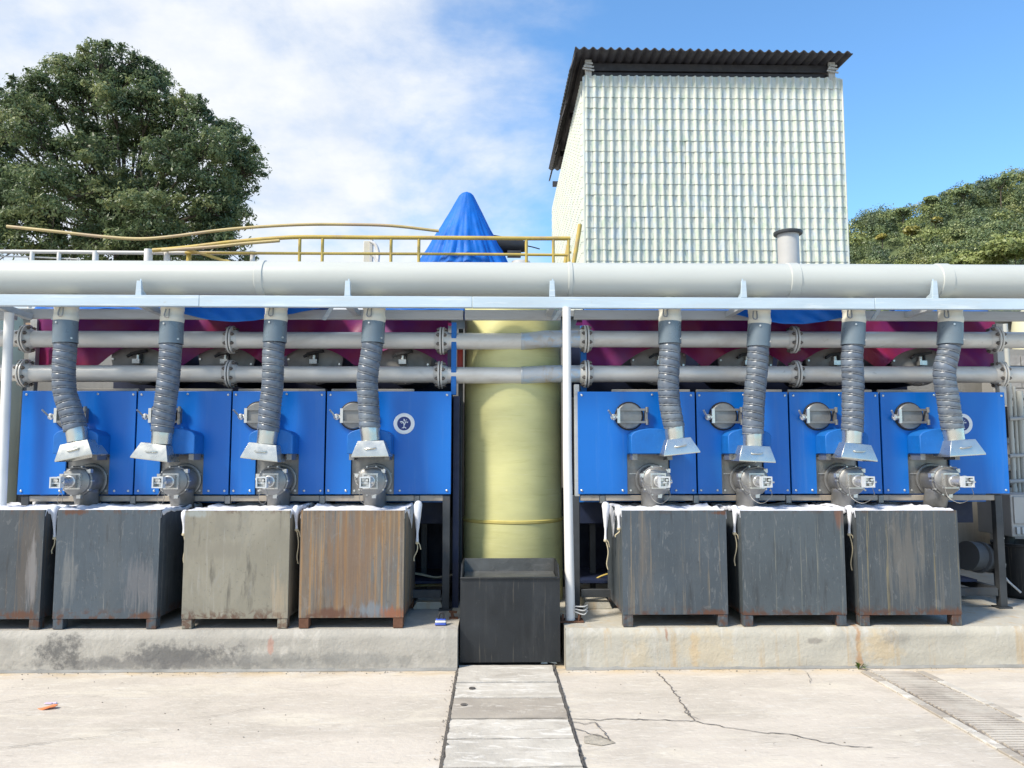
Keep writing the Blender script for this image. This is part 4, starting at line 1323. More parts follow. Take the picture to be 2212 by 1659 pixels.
LB = ['blue machine at the left end of the left row, its hose bending right', 'second blue machine from the left edge, its hatch half hidden by a straight hose',
      'third blue machine of the left row, just left of the emblem panel', 'blue machine beside the yellow tank with a round white emblem on its panel',
      'blue machine right of the white post with its round hatch fully bare', 'second blue machine of the right row, its hatch touching a straight hose',
      'third blue machine of the right row, with hatch left of a straight hose', 'blue machine at the right end with an emblem half behind its hose']
UC = [190, 393, 599, 805, 1400.6, 1604, 1808, 2006]
UE = [(40, 290), (292, 496), (498, 701), (703, 975), (1248, 1504), (1506, 1706), (1708, 1904), (1906, 2178)]
units = []
for i in range(8):
    xc = P(UC[i], 985, YM).x
    e0, e1 = P(UE[i][0], 985, YM).x - xc, P(UE[i][1], 985, YM).x - xc
    e0, e1 = e0 + .003, e1 - .003
    u = thing('sludge_machine', LB[i], 'machine', (xc, YM, ZB), 'blue machines in two rows')
    units.append(u)
    B = BASE[u.name]
    loc = lambda mb: [mb.v.__setitem__(k, mb.v[k] + B) for k in range(len(mb.v))] and mb
    poly = [(e0, 0), (-CW, 0), (-CW, NZ), (CW, NZ), (CW, 0), (e1, 0), (e1, HP), (e0, HP)]
    mb = MB()
    # panel as two legs and a head sharing edges, so that the notch stays open
    n = len(poly)
    quads = [(0, 1, 2, 7), (2, 3, 6, 7), (3, 4, 5, 6)]
    vs = [(x, 0, z) for x, z in poly] + [(x, .02, z) for x, z in poly]
    mb.add(vs, list(quads) + [tuple(n + k for k in q[::-1]) for q in quads] + [((k + 1) % n, k, n + k, n + (k + 1) % n) for k in range(n)])
    pn = loc(mb).build('front_panel', MT['blue'], u, bevel=0.0035)
    mb = MB()
    for x in (e0 + .03, e1 - .03):
        for z in (.03, HP - .03):
            mb.lathe((x + random.uniform(-.006, .006), 0, z), [(.010, -.002), (.010, .004), (.005, .008), (0, .008)], 8, (0, -1, 0))
    for x in (-CW - .04, CW + .05):
        mb.lathe((x, 0, .03), [(.010, -.002), (.010, .004), (.005, .008), (0, .008)], 8, (0, -1, 0))
    mb.lathe((random.uniform(.0, .12), 0, HP - .025), [(.009, -.002), (.009, .004), (.005, .008), (0, .008)], 8, (0, -1, 0))
    b = loc(mb).build('bolts', MT['steel_lt'], pn)
    b['kind'] = 'stuff'
    loc(MB().box((e0 + .004, .036, .012), (e1 - .004, 1.25, HP - .015))).build('casing', MT['navy'], u)
    loc(MB().box((e0 + .03, .28, -.085), (e1 - .03, .42, .010))).build('lower_panel', MT['blue'], u)
    loc(MB().box((e0 + .06, .43, -.28), (e1 - .06, 1.1, .010))).build('lower_hopper', MT['navy'], u)
    loc(MB().box((e0 + (.02 if i % 4 else .3), .07, HP - .012), (e1 - (.02 if i % 4 != 3 else .32), .10, HP + .026))).build('top_trim', MT['rail_beige'], u, bevel=.004)
    for nm in ('cover', 'recess_plate', 'barrel_flange', 'barrel', 'gear_plate', 'motor', 'spout', 'drum', 'drum_head', 'hatch'):
        o = inst(nm, UM[nm], u, 0.006 if nm == 'cover' else 0)
        if nm == 'spout':
            d = o.modifiers.new('thickness', 'SOLIDIFY')
            d.thickness = 0.006
        for pa, subs in (('cover', ('cover_lug', 'cover_lug.b')), ('recess_plate', ('plate_rib', 'plate_bolts')), ('barrel', ('clamp_bolts',)), ('gear_plate', ('gearbox',)), ('motor', ('terminal_frame', 'terminals', 'cable')),
                         ('drum_head', ('head_bolts', 'valve', 'lever')), ('hatch', ('gasket', 'hinge_bar', 'latch'))):
            if pa == nm:
                for sname in subs:
                    q = inst(sname.split('.')[0], UM[sname], o)
                    if sname in ('clamp_bolts', 'head_bolts', 'plate_bolts', 'terminals', 'cable'):
                        q['kind'] = 'stuff'
    for nm, rot in (('barrel', 0),):
        pass
    # emblem plates on the two end panels
    if i in (3, 7):
        ex = P(873 if i == 3 else 2078, 915, YM).x - xc
        ez = P(873, 915, YM).z - ZB
        s = 0.088
        em = loc(MB().lathe((ex, 0, ez), [(s, -.001), (s, .005), (s * .95, .009), (s * .66, .009), (s * .64, .006)], 40, (0, -1, 0))).build('emblem', MT['logo_white'], u)
        loc(MB().lathe((ex, 0, ez), [(s * .655, .004), (s * .655, .0075), (0, .0078)], 40, (0, -1, 0))).build('emblem_field', MT['navy_logo'], em)
        mb = MB()
        q = lambda x, z: Vector((ex + x * s * .6, -.0095, ez + z * s * .6))
        for pl, w in (([(-.05, -.75), (.0, -.3), (-.05, .1), (-.3, .3), (-.62, .25)], .010), ([(.0, -.3), (.2, .1), (.12, .45), (-.05, .75)], .008), ([(.2, .1), (.42, .3), (.5, .12), (.62, .3)], .006), ([(-.35, -.75), (.0, -.55), (.35, -.75)], .007), ([(.3, .5), (.42, .62)], .007), ([(-.1, .45), (.05, .55)], .007), ([(-.45, .05), (-.2, .1)], .006)):
            cc, _ = catmull([q(*p) for p in pl], 10) if len(pl) > 2 else ([q(*p) for p in pl], 0)
            cc = [Vector((c_.x, -.0085, c_.z)) for c_ in cc]
            mb.tube(cc, [w * (0.55 + .45 * k / len(cc)) * .55 for k in range(len(cc))], 6)
        for v in mb.v:
            v.y = -.0085 + (v.y + .0085) * .25
        loc(mb).build('emblem_figure', MT['logo_white'], em)

# steel frames carrying the two rows
for side, (a, b, legs, div) in enumerate(((40, 973, (45, 963), (285, 490, 695, 900)), (1248, 2170, (1245, 2166), (1302, 1505, 1705, 1905)))):
    xa, xb = P(a, 1075, YM).x, P(b, 1075, YM).x
    fr = thing('steel_stand', ['dark steel frame under the left row of blue machines', 'dark steel frame under the right row of blue machines'][side], 'frame', ((xa + xb) / 2, YM, ZP), 'steel frames under the machines')
    zt = ZB - .012
    zb = P(600, 1083, YM).z
    ds = [xa] + [P(d, 1075, YM).x for d in div] + [xb]
    for k in range(len(ds) - 1):
        MB().box((ds[k] + .024, YM + .02, zb), (ds[k + 1] - .024, YM + .07, zt)).build('front_rail', MT['rail_beige'], fr, bevel=.003)
    for d in ds[1:-1]:
        MB().box((d - .022, YM + .012, zb - .02), (d + .022, YM + .06, zt)).build('rail_clip', MT['steel'], fr, bevel=.003)
        MB().box((d - .025, 7.15, ZP), (d + .025, 7.2, ZB - .31)).build('leg', MT['dark_steel'], fr)
    for px in legs:
        x = P(px, 1200, YM).x
        MB().box((x - .03, YM + .012, ZP + .012), (x + .03, YM + .072, zt + (.0 if side == 0 else .0))).build('leg', MT['dark_steel'], fr, bevel=.003)
        MB().box((x - .055, YM - .01, ZP), (x + .055, YM + .1, ZP + .012)).build('foot_plate', MT['dark_steel'], fr)
        MB().box((x - .03, 7.55, ZP), (x + .03, 7.61, ZB)).build('leg', MT['dark_steel'], fr)
        MB().box((x - .025, YM + .08, ZP + .10), (x + .025, 7.54, ZP + .16)).build('cross_member', MT['dark_steel'], fr)
    x_0, x_1 = P(legs[0], 1200, YM).x, P(legs[1], 1200, YM).x
    MB().box((x_0 + .04, YM + .02, ZP + .10), (x_1 - .04, YM + .065, ZP + .165)).build('bottom_rail', MT['dark_steel'], fr, bevel=.003)
    MB().box((x_0 + .04, 7.75, ZP), (x_1 - .04, 7.8, ZH + .62)).build('shade_backing', MT['navy'], fr)  # added dark sheet, its navy stands in for deep shade behind the row
    MB().box((x_0 + .04, YM + .3, ZP + .17), (x_1 - .04, 7.5, ZP + .19)).build('lower_tray', MT['navy'], fr)
    # blue and grey uprights beside the tank, above the row
    if side == 0:
        x = P(980, 800, YM + .1).x
        MB().box((x - .022, YM + .1, ZH - .02), (x + .022, YM + .16, P(975, 692, YM).z)).build('blue_upright', MT['blue_cover'], fr, bevel=.003)
        MB().box((x + .0, YM + .12, ZP), (x + .05, 7.7, ZH - .03)).build('side_panel', MT['navy'], fr)
        x = P(995, 800, 6.9).x
        MB().box((x - .02, 6.9, ZP), (x + .02, 6.96, P(975, 692, YM).z)).build('rear_upright', MT['dark_steel'], fr, bevel=.003)
        MB().box((x - .03, 6.85, P(985, 795, 6.8).z), (x + .02, 6.89, P(985, 745, 6.8).z)).build('red_box', mat('red enamel', (0.4, .04, .03), .5), fr, bevel=.003)
    else:
        x = P(1246, 950, YM + .05).x
        MB().box((x - .022, YM + .01, ZB - .02), (x + .02, YM + .06, P(1246, 830, YM).z)).build('grey_upright', MT['beam_grey'], fr, bevel=.004)
        x = P(1262, 760, 6.7).x
        MB().box((x - .03, 6.7, ZH), (x + .02, 6.76, P(975, 692, YM).z)).build('blue_upright', MT['blue_cover'], fr, bevel=.003)
        x = P(2166, 770, YM + .1).x
        MB().box((x - .03, YM + .12, ZH - .1), (x + .03, YM + .18, P(975, 690, YM).z)).build('grey_upright', MT['beam_grey'], fr, bevel=.003)

# ------------------------------------------------------------------ big exhaust pipe, beams, posts
YPP = 6.27
za, zb_ = P(1106, 568, YPP).z, P(1106, 641, YPP).z
rp_ = (za - zb_) / 2
zc = (za + zb_) / 2
pipe = thing('exhaust_pipe', 'fat pale grey plastic pipe running level across the whole yard', 'pipe', (0, YPP, zc))
jx = [-6.6] + [P(p, 600, YPP).x for p in (568, 1230, 1708, 2030)] + [6.8]
for k in range(len(jx) - 1):
    MB().cyl((jx[k] + .001, YPP, zc), (jx[k + 1] - .001, YPP, zc), rp_, 48).build('pipe_section', MT['pvc'], pipe)
for k, x in enumerate(jx[1:-1]):
    w = (.035, .02, .045, .05)[k]
    MB().lathe((x - w, YPP, zc), [(rp_ + .001, 0), (rp_ + .008, .006), (rp_ + .008, 2 * w - .006), (rp_ + .001, 2 * w)], 48, (1, 0, 0)).build('collar', MT['pvc'], pipe)

YBM = 6.06
sf = thing('support_beam', 'long silver blue steel beam with upright brackets under the fat pipe', 'beam', (0, YBM, P(1106, 653, YBM).z))
zt, zb2 = P(1106, 640.5, YBM).z, P(1106, 664.5, YBM).z
xs = [-6.5, P(430, 650, YBM).x, P(1020, 650, YBM).x, P(1890, 650, YBM).x, 6.6]
for k in range(4):
    dz_ = (0.002, 0.0, -0.001, 0.0)[k]
    MB().box((xs[k] + .001, YBM, zb2 + dz_), (xs[k + 1] - .001, YBM + .05, zt + dz_)).build('beam_length', MT['beam'], sf, bevel=.004)
for px, s in ((298, 1), (750, 1), (1193, 0), (1608, -1), (2022, -1)):
    x = P(px, 640, YBM).x
    zh = P(px, 606, YBM).z
    mb = MB()
    w = .024
    vs = [(x - w, YBM + .004, zt + .001), (x + w, YBM + .004, zt + .001), (x + w * .75, YBM + .004, zh), (x - w * .75, YBM + .004, zh)]
    mb.add(vs + [(a_, b_ + .02, c_) for a_, b_, c_ in vs], [(0, 1, 2, 3), (7, 6, 5, 4), (1, 5, 6, 2), (2, 6, 7, 3), (3, 7, 4, 0), (0, 4, 5, 1)])
    mb.build('bracket', MT['beam'], sf, bevel=.002)
    # cradle gusset reaching back under the pipe
    xg = x + (w * .2) * (1 if s >= 0 else -1)
    mb = MB()
    prof = [(YBM + .0245, zt + .001), (YPP + .02, zt + .001), (YPP - .03, zt + .012), (YBM + .07, zt + .05), (YBM + .0245, zh + .02)]
    n = len(prof)
    mb.add([(xg - .005, y, z) for y, z in prof] + [(xg + .005, y, z) for y, z in prof], [list(range(n)), list(range(2 * n - 1, n - 1, -1))] + [((i + 1) % n, n + (i + 1) % n, n + i, i) for i in range(n)])
    mb.build('gusset', MT['beam'], sf)
    MB().box((x - .025, YBM + .051, zb2 + .005), (x + .025, YPP + .25, zb2 + .05)).build('cross_arm', MT['beam_grey'], sf)
YB2 = 6.5
sb = thing('rear_beam', 'grey steel beam just below and behind the silver blue beam', 'beam', (0, YB2, P(1106, 680, YB2).z))
for a, b, dy in ((-60, 30, 0), (44, 520, -1), (524, 1000, 0), (1004, 1212, 1), (1240, 1790, 1), (1794, 2260, 3)):
    p, q = P(a, 668 + dy, YB2), P(b, 690 + dy, YB2)
    MB().box((p.x, YB2, q.z), (q.x, YB2 + .05, p.z)).build('beam_length', MT['beam_grey'], sb, bevel=.004)
for px, s in ((1197, -1), (700, 1), (1640, -1), (1885, -1), (115, -1)):
    p, q = P(px, 690, YB2 - .03), P(px + 18, 662, YB2 - .25)
    MB().beam(p, q, .03, .012).build('tie_strap', MT['beam'], sb)

# white post
pt0 = G(1232, 1342, ZP)
ptop = P(1224, 664, pt0.y)
wp = thing('white_post', 'white round post with rusty foot right of the yellow green tank', 'post', pt0)
MB().tube([pt0 + Vector((0, 0, .01)), pt0.lerp(ptop, .5) + Vector((-.008, 0, 0)), ptop], [M(10.5, pt0.y), M(9.5, pt0.y), M(9, pt0.y)], 18).build('post', MT['white_paint'], wp)
MB().box(pt0 + Vector((-.09, -.06, .0)), pt0 + Vector((.10, .07, .012))).build('foot_plate', MT['rust'], wp, bevel=.003)
mb = MB()
for dx, dy in ((-.065, -.03), (.06, -.035), (.075, .03)):
    mb.cyl(pt0 + Vector((dx, dy, .012)), pt0 + Vector((dx + .006, dy, .06)), .009, 6)
mb.build('anchor_bolts', MT['rust'], wp)['kind'] = 'stuff'
mb = MB()
for k in range(3):
    pp, _ = catmull([pt0 + Vector((.03, -.04, .08 + .02 * k)), pt0 + Vector((.10, -.05, .06 + .03 * k)), pt0 + Vector((.13, -.02, .085 + .02 * k))], 8)
    mb.tube(pp, .005, 6)
mb.build('wire_ends', MT['grey_rail'], wp)['kind'] = 'stuff'
# left post
a, b = P(20, 676, 6.3), P(3, 1092, 6.3)
lpst = thing('grey_post', 'leaning pale grey post at the left edge of the yard', 'post', (b.x, 6.3, ZP))
MB().cyl(b + (b - a) * 0.55, a, M(9.5, 6.3), 16).build('post', MT['white_paint'], lpst)
a = P(16, 668, 6.3)
MB().beam(a + Vector((-.1, -.2, .05)), a + Vector((.07, .2, -.03)), .05, .05).build('top_arm', MT['beam_grey'], lpst)

# ------------------------------------------------------------------ two flanged pipes
YQ = 6.62


def flange(x, z, r, par, w=.016):
    fl = MB()
    fl.lathe((x - w - .004, YQ, z), [(r * 1.62, 0), (r * 1.68, .004), (r * 1.68, w - .002), (r * 1.62, w)], 32, (1, 0, 0))
    fl.lathe((x + .004, YQ, z), [(r * 1.62, 0), (r * 1.68, .004), (r * 1.68, w - .002), (r * 1.62, w)], 32, (1, 0, 0))
    for s in (-1, 1):
        fl.lathe((x + s * (w + .004), YQ, z), [(r * 1.28, 0), (r * 1.12, .03), (r * 1.02, .04)], 24, (s, 0, 0))
    f = fl.build('flange', MT['pipe'], par)
    MB().lathe((x - .0035, YQ, z), [(r * 1.58, 0), (r * 1.58, .007)], 28, (1, 0, 0)).build('gasket', MT['rubber'], f)
    bm = MB()
    for k in range(8):
        a = (k + .5) / 8 * 2 * math.pi
        c_ = Vector((x, YQ + r * 1.42 * math.cos(a), z + r * 1.42 * math.sin(a)))
        bm.cyl(c_ + Vector((-.045, 0, 0)), c_ + Vector((.045, 0, 0)), .0085, 6)
        for s in (-1, 1):
            bm.cyl(c_ + Vector((s * .0205, 0, 0)), c_ + Vector((s * .036, 0, 0)), .015, 6)
    o = bm.build('bolts', MT['bolt'], f)
    o['kind'] = 'stuff'


for j, (yl, yr, lab) in enumerate(((731, 733, 'upper of the two flanged silver pipes, with a jog before the yellow tank'), (806, 808, 'lower of the two flanged silver pipes, just above the blue panels'))):
    z = P(1500, yr, YQ).z
    zlow = z - M(5.5 if j == 0 else 3.5, YQ)
    r = M(18, YQ)
    pi = thing('flanged_pipe', lab, 'pipe', (0, YQ, z), 'silver pipes above the panels')
    fx = [P(p, 770, YQ).x for p in ((57, 500, 955, 1266, 1715, 2150) if j == 0 else (57, 500, 952, 1266, 1717, 2156))]
    xe = [-6.5] + fx + [6.6]
    for k in range(len(xe) - 1):
        zz_ = z if k not in (3,) else None
        if k == 3:      # the piece with the jog
            x_a, x_b = P(1128, 730, YQ).x, P(1185, 730, YQ).x
            MB().cyl((xe[3] + .02, YQ, zlow), (x_a, YQ, zlow), r, 28).build('pipe_section', MT['pipe'], pi)
            pp, _ = catmull([(x_a, YQ, zlow), (x_a + .06, YQ, zlow + .004), (x_b - .06, YQ, z - .004), (x_b, YQ, z), (xe[4] - .02, YQ, z)], 24)
            MB().tube(pp, r * 1.04, 28).build('patched_bend', MT['pipe_patch'], pi)
            MB().lathe((x_a - .012, YQ, zlow), [(r * 1.0, 0), (r * 1.08, .008), (r * 1.08, .016), (r, .024)], 28, (1, 0, 0)).build('weld', MT['pipe_patch'], pi)
        else:
            zk_ = zlow if k < 3 else z
            if k < 3:
                zk_ = zlow + (3 - k) * 0.004
            MB().cyl((xe[k] + .02, YQ, zk_), (xe[k + 1] - .02, YQ, zk_), r, 28).build('pipe_section', MT['pipe'], pi)
    for k, x in enumerate(fx):
        flange(x, (zlow + (2.5 - k) * .004) if k < 3 else z, r, pi)
    mb = MB()
    for px in (300, 780, 1450, 1900):
        x = P(px, 770, YQ).x
        mb.box((x - .02, YQ + r, z - .02), (x + .02, YQ + .22, z + .02))
    mb.build('wall_tie', MT['dark_steel'], pi)['kind'] = 'stuff'

# ------------------------------------------------------------------ hoses
YHS = 6.22
Z1 = lambda o: (lambda zx, zy: (o + zx * .2933, 598.9 + zy * .2933))
HS = [
    (0, [(482, 485), (478, 560), (470, 700), (478, 850), (510, 950), (540, 1050), (556, 1120)], (482, 325), (562, 1125, 572, 1205), (445, 1235, 645, 1195), 'ribbed grey hose at the far left whose lower end bends right'),
    (0, [(1260, 490), (1252, 600), (1245, 700), (1235, 800), (1222, 900), (1210, 1000), (1200, 1080), (1196, 1140)], (1264, 335), (1196, 1140, 1188, 1222), (1040, 1215, 1225, 1238), 'second ribbed hose from the left, leaning slightly left towards its hood'),
    (467.9, [(428, 478), (418, 560), (415, 700), (412, 800), (400, 900), (390, 1000), (385, 1080), (379, 1130)], (434, 325), (379, 1130, 368, 1220), (240, 1215, 440, 1238), 'third ribbed hose from the left, in front of a half hidden hatch'),
    (467.9, [(1150, 482), (1136, 580), (1118, 680), (1110, 760), (1112, 840), (1120, 940), (1125, 1040), (1127, 1108)], (1157, 330), (1127, 1108, 1135, 1200), (1040, 1206, 1230, 1202), 'ribbed hose left of the emblem, nearest the yellow tank on the left'),
    (935.7, [(1743, 488), (1742, 600), (1736, 700), (1732, 800), (1738, 880), (1745, 950), (1762, 1040), (1776, 1105)], (1741, 330), (1776, 1102, 1784, 1185), (1725, 1196, 1895, 1178), 'ribbed hose right of the white post, its hood tilted up to the right'),
    (1403.5, [(800, 510), (795, 620), (790, 700), (778, 800), (770, 900), (765, 1000), (762, 1100), (760, 1155)], (806, 350), (760, 1155, 760, 1240), (680, 1237, 885, 1247), 'second ribbed hose of the right row, drifting left as it hangs'),
    (1403.5, [(1496, 500), (1490, 600), (1495, 700), (1498, 800), (1495, 900), (1497, 1000), (1494, 1080), (1492, 1135)], (1502, 340), (1492, 1135, 1490, 1218), (1440, 1215, 1630, 1237), 'third ribbed hose of the right row, hanging almost straight down'),
    (1777.8, [(934, 495), (918, 580), (895, 680), (900, 780), (918, 880), (932, 980), (945, 1060), (955, 1118)], (938, 340), (955, 1112, 968, 1195), (942, 1203, 1120, 1192), 'ribbed hose at the right end hiding half of an emblem'),
]
for i, (ox, path_, slv, neck, hood, lab) in enumerate(HS):
    zz1 = Z1(ox)
    pts3 = [P(*zz1(*p), YHS) for p in path_]
    s_top, s_bot = P(*zz1(*slv), YHS), pts3[0]
    hs_ = thing('exhaust_hose', lab, 'hose', s_top, 'hanging exhaust hoses')
    rs = M(24.5, YHS) * (1.0 if i < 7 else 1.04)
    # plastic riser from the big pipe, with its rim
    zr0 = zc - rp_ - .045
    MB().cyl((s_top.x + .004, 6.305, zr0 - .03), (s_top.x + .004, 6.305, zc - rp_ * .8), .052, 20).build('pipe_stub', MT['pvc_cream'], hs_)
    MB().lathe((s_top.x + .004, YHS, s_top.z - .02), [(rs * .94, 0), (rs * .96, .02), (rs * 1.0, .028), (rs * 1.02, .05), (rs * 1.0, .066), (rs * .96, .072), (rs * .95, .115), (rs * .99, .12), (rs * .99, .16), (rs * .95, .165), (rs * .94, max(.1655, zr0 - s_top.z + .02))], 32).build('riser', MT['pvc_cream'], hs_)
    MB().tube([s_top + Vector((.002, 0, 0)), s_top.lerp(s_bot, .5), s_bot + Vector((0, 0, -.002))], [rs, rs * 1.012, rs * 1.03], 32).build('sleeve', MT['pvc_blue'], hs_)
    mb = MB()
    for k in range(2):
        a = 2.2 * k - 1.9
        pz = s_top.lerp(s_bot, .12 + .7 * k)
        d = Vector((math.cos(a), -abs(math.sin(a)) - .4, 0)).normalized()
        mb.cyl(pz + d * rs, pz + d * (rs + .008), .008, 8)
    o = mb.build('screws', MT['steel_lt'], hs_)
    o['kind'] = 'stuff'
    p0 = P(*zz1(slv[0] - 30, slv[1] - 75), YHS - .1)
    pp, _ = catmull([p0 + Vector((-.012, 0, .03)), p0 + Vector((-.02, -.01, -.03)), p0 + Vector((.012, -.01, -.035)), p0 + Vector((.014, 0, .03))], 12)
    MB().tube(pp, .006, 6).build('wire_loop', MT['steel'], hs_)
    L_ = catmull(pts3, 10)[1]
    nr = max(9, round(L_ / 0.061))
    K = 10
    cen, _ = catmull(pts3, nr * K)
    rh = M(22.6, YHS)
    jit = [random.uniform(.965, 1.035) for _ in range(nr + 4)]
    tilt = [random.uniform(-.10, .10) for _ in range(nr + 4)]
    NS = 36
    mb = MB().tube(cen, rh, NS)
    coil = []
    for k in range(nr * K + 1):
        for q in range(NS):
            f = k / K + q / NS
            t_ = f - math.floor(f)
            g_ = jit[int(f)]
            rr = 0.94 + 0.085 * math.sin(math.pi * t_) ** .6 * g_
            if t_ < .06 or t_ > .94:
                rr = 1.0
            elif t_ < .14 or t_ > .86:
                rr = .925
            v = mb.v[k * NS + q]
            d = v - cen[k]
            mb.v[k * NS + q] = cen[k] + d * rr
            i0 = min(int(k / K), nr)
            fr_ = k / K - i0
            tl = tilt[i0] * (1 - fr_) + tilt[i0 + 1] * fr_
            mb.v[k * NS + q].z += d.x * tl
    mb.sharp = 60
    ho = mb.build('hose', MT['hose'], hs_)
    for q in range(0, nr * NS + 1, 2):
        f = q / NS
        k = (f if True else 0)
        k = nr - f
        kk = k * K
        k0 = min(int(kk), nr * K - 1)
        w_ = kk - k0
        qa = q % NS
        coil.append(mb.v[k0 * NS + qa].lerp(mb.v[(k0 + 1) * NS + qa], w_))
    MB().tube(coil, .0042, 5, caps=False).build('wire_coil', MT['coil'], ho)
    na, nb_ = P(*zz1(neck[0], neck[1]), YHS), P(*zz1(neck[2], neck[3]), YHS)
    rn = M(21, YHS)
    mb = MB().tube([na + (na - nb_).normalized() * .02, na, na.lerp(nb_, .5), nb_ + (nb_ - na) * .06], [rn * .98, rn * 1.02, rn * .99, rn * .98], 28)
    mb.build('neck', MT['galv'], hs_)
    # hood: flared sheet-metal hopper open at the bottom
    a, b = P(*zz1(hood[0], hood[1]), YHS - .08), P(*zz1(hood[2], hood[3]), YHS - .08)
    mid = (a + b) / 2
    ang = math.atan2(b.z - a.z, b.x - a.x)
    hm = Matrix.Translation(Vector((mid.x, YHS, mid.z))) @ Matrix.Rotation(-ang, 4, 'Y')
    ex_ = (neck[2] - (hood[0] + hood[2]) / 2) * .2933
    wt_, wb_, dt, dbk, hh = (b - a).length / 2, M(39, YHS), .085, .125, M(31, YHS)
    ring = lambda w, d, z, yo: [(-w, -d + yo, z), (w, -d + yo, z), (w, d + yo, z), (-w, d + yo, z)]
    t0, t1, t2 = ring(wt_, dt, 0, 0), ring(wb_, dbk, -hh, 0), ring(wb_, dbk, -hh - .012, 0)
    mb = MB()
    mb.add(t0 + t1 + t2, [(k, 4 + k, 4 + (k + 1) % 4, (k + 1) % 4) for k in range(4)] + [(4 + k, 8 + k, 8 + (k + 1) % 4, 4 + (k + 1) % 4) for k in range(4)] + [(0, 1, 2, 3)], False, hm)
    hd = mb.build('hood', MT['galv'], hs_, solid=.004, bevel=.003)
    fz = -hh * .58
    fy = -(dt + (dbk - dt) * .58) - .004
    mb = MB()
    pp = [hm @ Vector(p) for p in ((-.045, fy + .004, fz + .006), (-.035, fy - .006, fz + .002), (.03, fy - .007, fz + .008), (.045, fy + .003, fz + .012))]
    mb.tube(pp, .006, 8)
    mb.build('hood_handle', MT['galv'], hd)

# ------------------------------------------------------------------ tarpaulins over the drums
def red(side, pa, pb):
    Yt = 6.86
    xa, xb = P(pa, 740, Yt).x, P(pb, 740, Yt).x
    zt_ = P(1106, 680, Yt).z
    zm = P(1106, 752, Yt).z
    zl_ = P(1106, 793, Yt).z
    cs = [BASE[u.name].x + dxu for u in units[side * 4:side * 4 + 4]]

    def fn(u, v):
        x = xa + (xb - xa) * u
        d = min(abs(x - c_) for c_ in cs)
        low = zl_ + .0 + (zm - zl_) * max(0, 1 - (d / .37) ** 2) + .02 * nz(x * 2.2, 1, side)
        if v < .7:
            k = v / .7
            z = low + (zt_ - low) * k
            y = Yt - .02 + .09 * nz(x * 3.5, z * 1.6, side * 3) + .05 * abs(math.sin(x * 8.5 + 3 * nz(x, z * 2, 4) + z * 2)) * (1.1 - k) - .06 * (1 - k)
        else:
            k = (v - .7) / .3
            z = zt_ + .02 * math.sin(k * math.pi) + .03 * nz(x * 2, k, 3) * k
            y = Yt + .6 * k + .05 * nz(x * 2.5, zt_ * 1.2, side * 3) * (1 - k)
        return x, y, z
    o = MB().grid(fn, 140, 26).build('red_tarpaulin', MT['red_tarp'])
    tag(o, ['crimson tarpaulin over the drums of the left row, behind the pipes', 'crimson tarpaulin over the drums of the right row, behind the pipes'][side], 'tarpaulin', 'red tarpaulins')


red(0, 68, 968)
red(1, 1258, 2150)


def blue(pa, pb, lab, bot, seed, Yf=6.40):
    xa, xb = P(pa, 675, Yf).x, P(pb, 675, Yf).x

    def fn(u, v):
        x = xa + (xb - xa) * u
        px = pa + (pb - pa) * u
        zlow = P(1106, bot(u), Yf).z
        ztop = P(1106, 664, YB2).z + .012
        if v < .45:
            k = v / .45
            z = zlow + (ztop - zlow) * k
            y = Yf + .03 * k + .018 * nz(x * 5 + z * 14, z * 2, seed) + .01 * math.sin(x * 34 + z * 40) * (1 - k)
        else:
            k = (v - .45) / .55
            y = Yf + .03 + .75 * k
            z = ztop + .03 * k + .012 * nz(x * 6, y * 4, seed)
        return x, y, z
    o = MB().grid(fn, 70, 20).build('blue_tarpaulin', MT['blue_tarp'], solid=.003)
    tag(o, lab, 'tarpaulin', 'blue tarpaulins on the beam')


blue(392, 700, 'blue tarpaulin sagging over the grey beam above the left machines', lambda u: 673 + 24 * math.sin(math.pi * min(1, u * 1.15 + .08)) if u < .62 else 688 - 22 * (u - .62) / .38, 1.0)
blue(1590, 1868, 'blue tarpaulin sagging over the grey beam above the right machines', lambda u: 674 + 24 * math.sin(math.pi * min(1, u * 1.0 + .05)), 5.0)
blue(800, 1003, 'flat blue tarpaulin edge on the beam next to the yellow tank', lambda u: 670.5 + 1.5 * math.sin(u * 7), 9.0, 6.56)
blue(72, 388, 'narrow blue tarpaulin hem on the beam at the left end', lambda u: 672 + 3 * math.sin(u * 9), 15.0, 6.56)
blue(1262, 1586, 'narrow blue tarpaulin hem on the beam right of the white post', lambda u: 671 + 2.5 * math.sin(u * 8), 18.0, 6.56)
blue(1935, 2140, 'flat blue tarpaulin edge on the beam at the right end', lambda u: 675 + 2 * math.sin(u * 7), 12.0, 6.56)

# ------------------------------------------------------------------ bins with white liners
BN = [((-120, 96.5, 1101), (-135, 85, 1335)), ((123, 348, 1101), (115, 337, 1335)), ((400, 626, 1103), (392, 622, 1336)), ((649, 874, 1103), (646, 871, 1335)),
      ((1343.5, 1568, 1104), (1346, 1573, 1331)), ((1601, 1822.4, 1105), (1605, 1828.7, 1333)), ((1850, 2068, 1105), (1857, 2077.7, 1334))]
BLB = ['slate bin with brown streaks cut by the left edge of the photo', 'slate blue steel bin with chalky scratches, second from the left edge', 'khaki grey steel bin between the slate blue and the rusty one',
       'rusty orange streaked steel bin nearest the yellow tank', 'plain slate steel bin nearest the white post', 'slate steel bin with a few pale runs, middle of the right three', 'slate steel bin with many ochre runs at the right end']
LLB = ['white filter cloth lining the brown streaked bin at the left edge', 'white filter cloth lining the slate blue scratched bin', 'white filter cloth lining the khaki grey bin', 'white filter cloth hanging over the corner of the rusty bin',
       'white filter cloth bulging over the bin nearest the white post', 'white filter cloth lining the middle one of the right three bins', 'white filter cloth lining the ochre streaked bin at the right end']
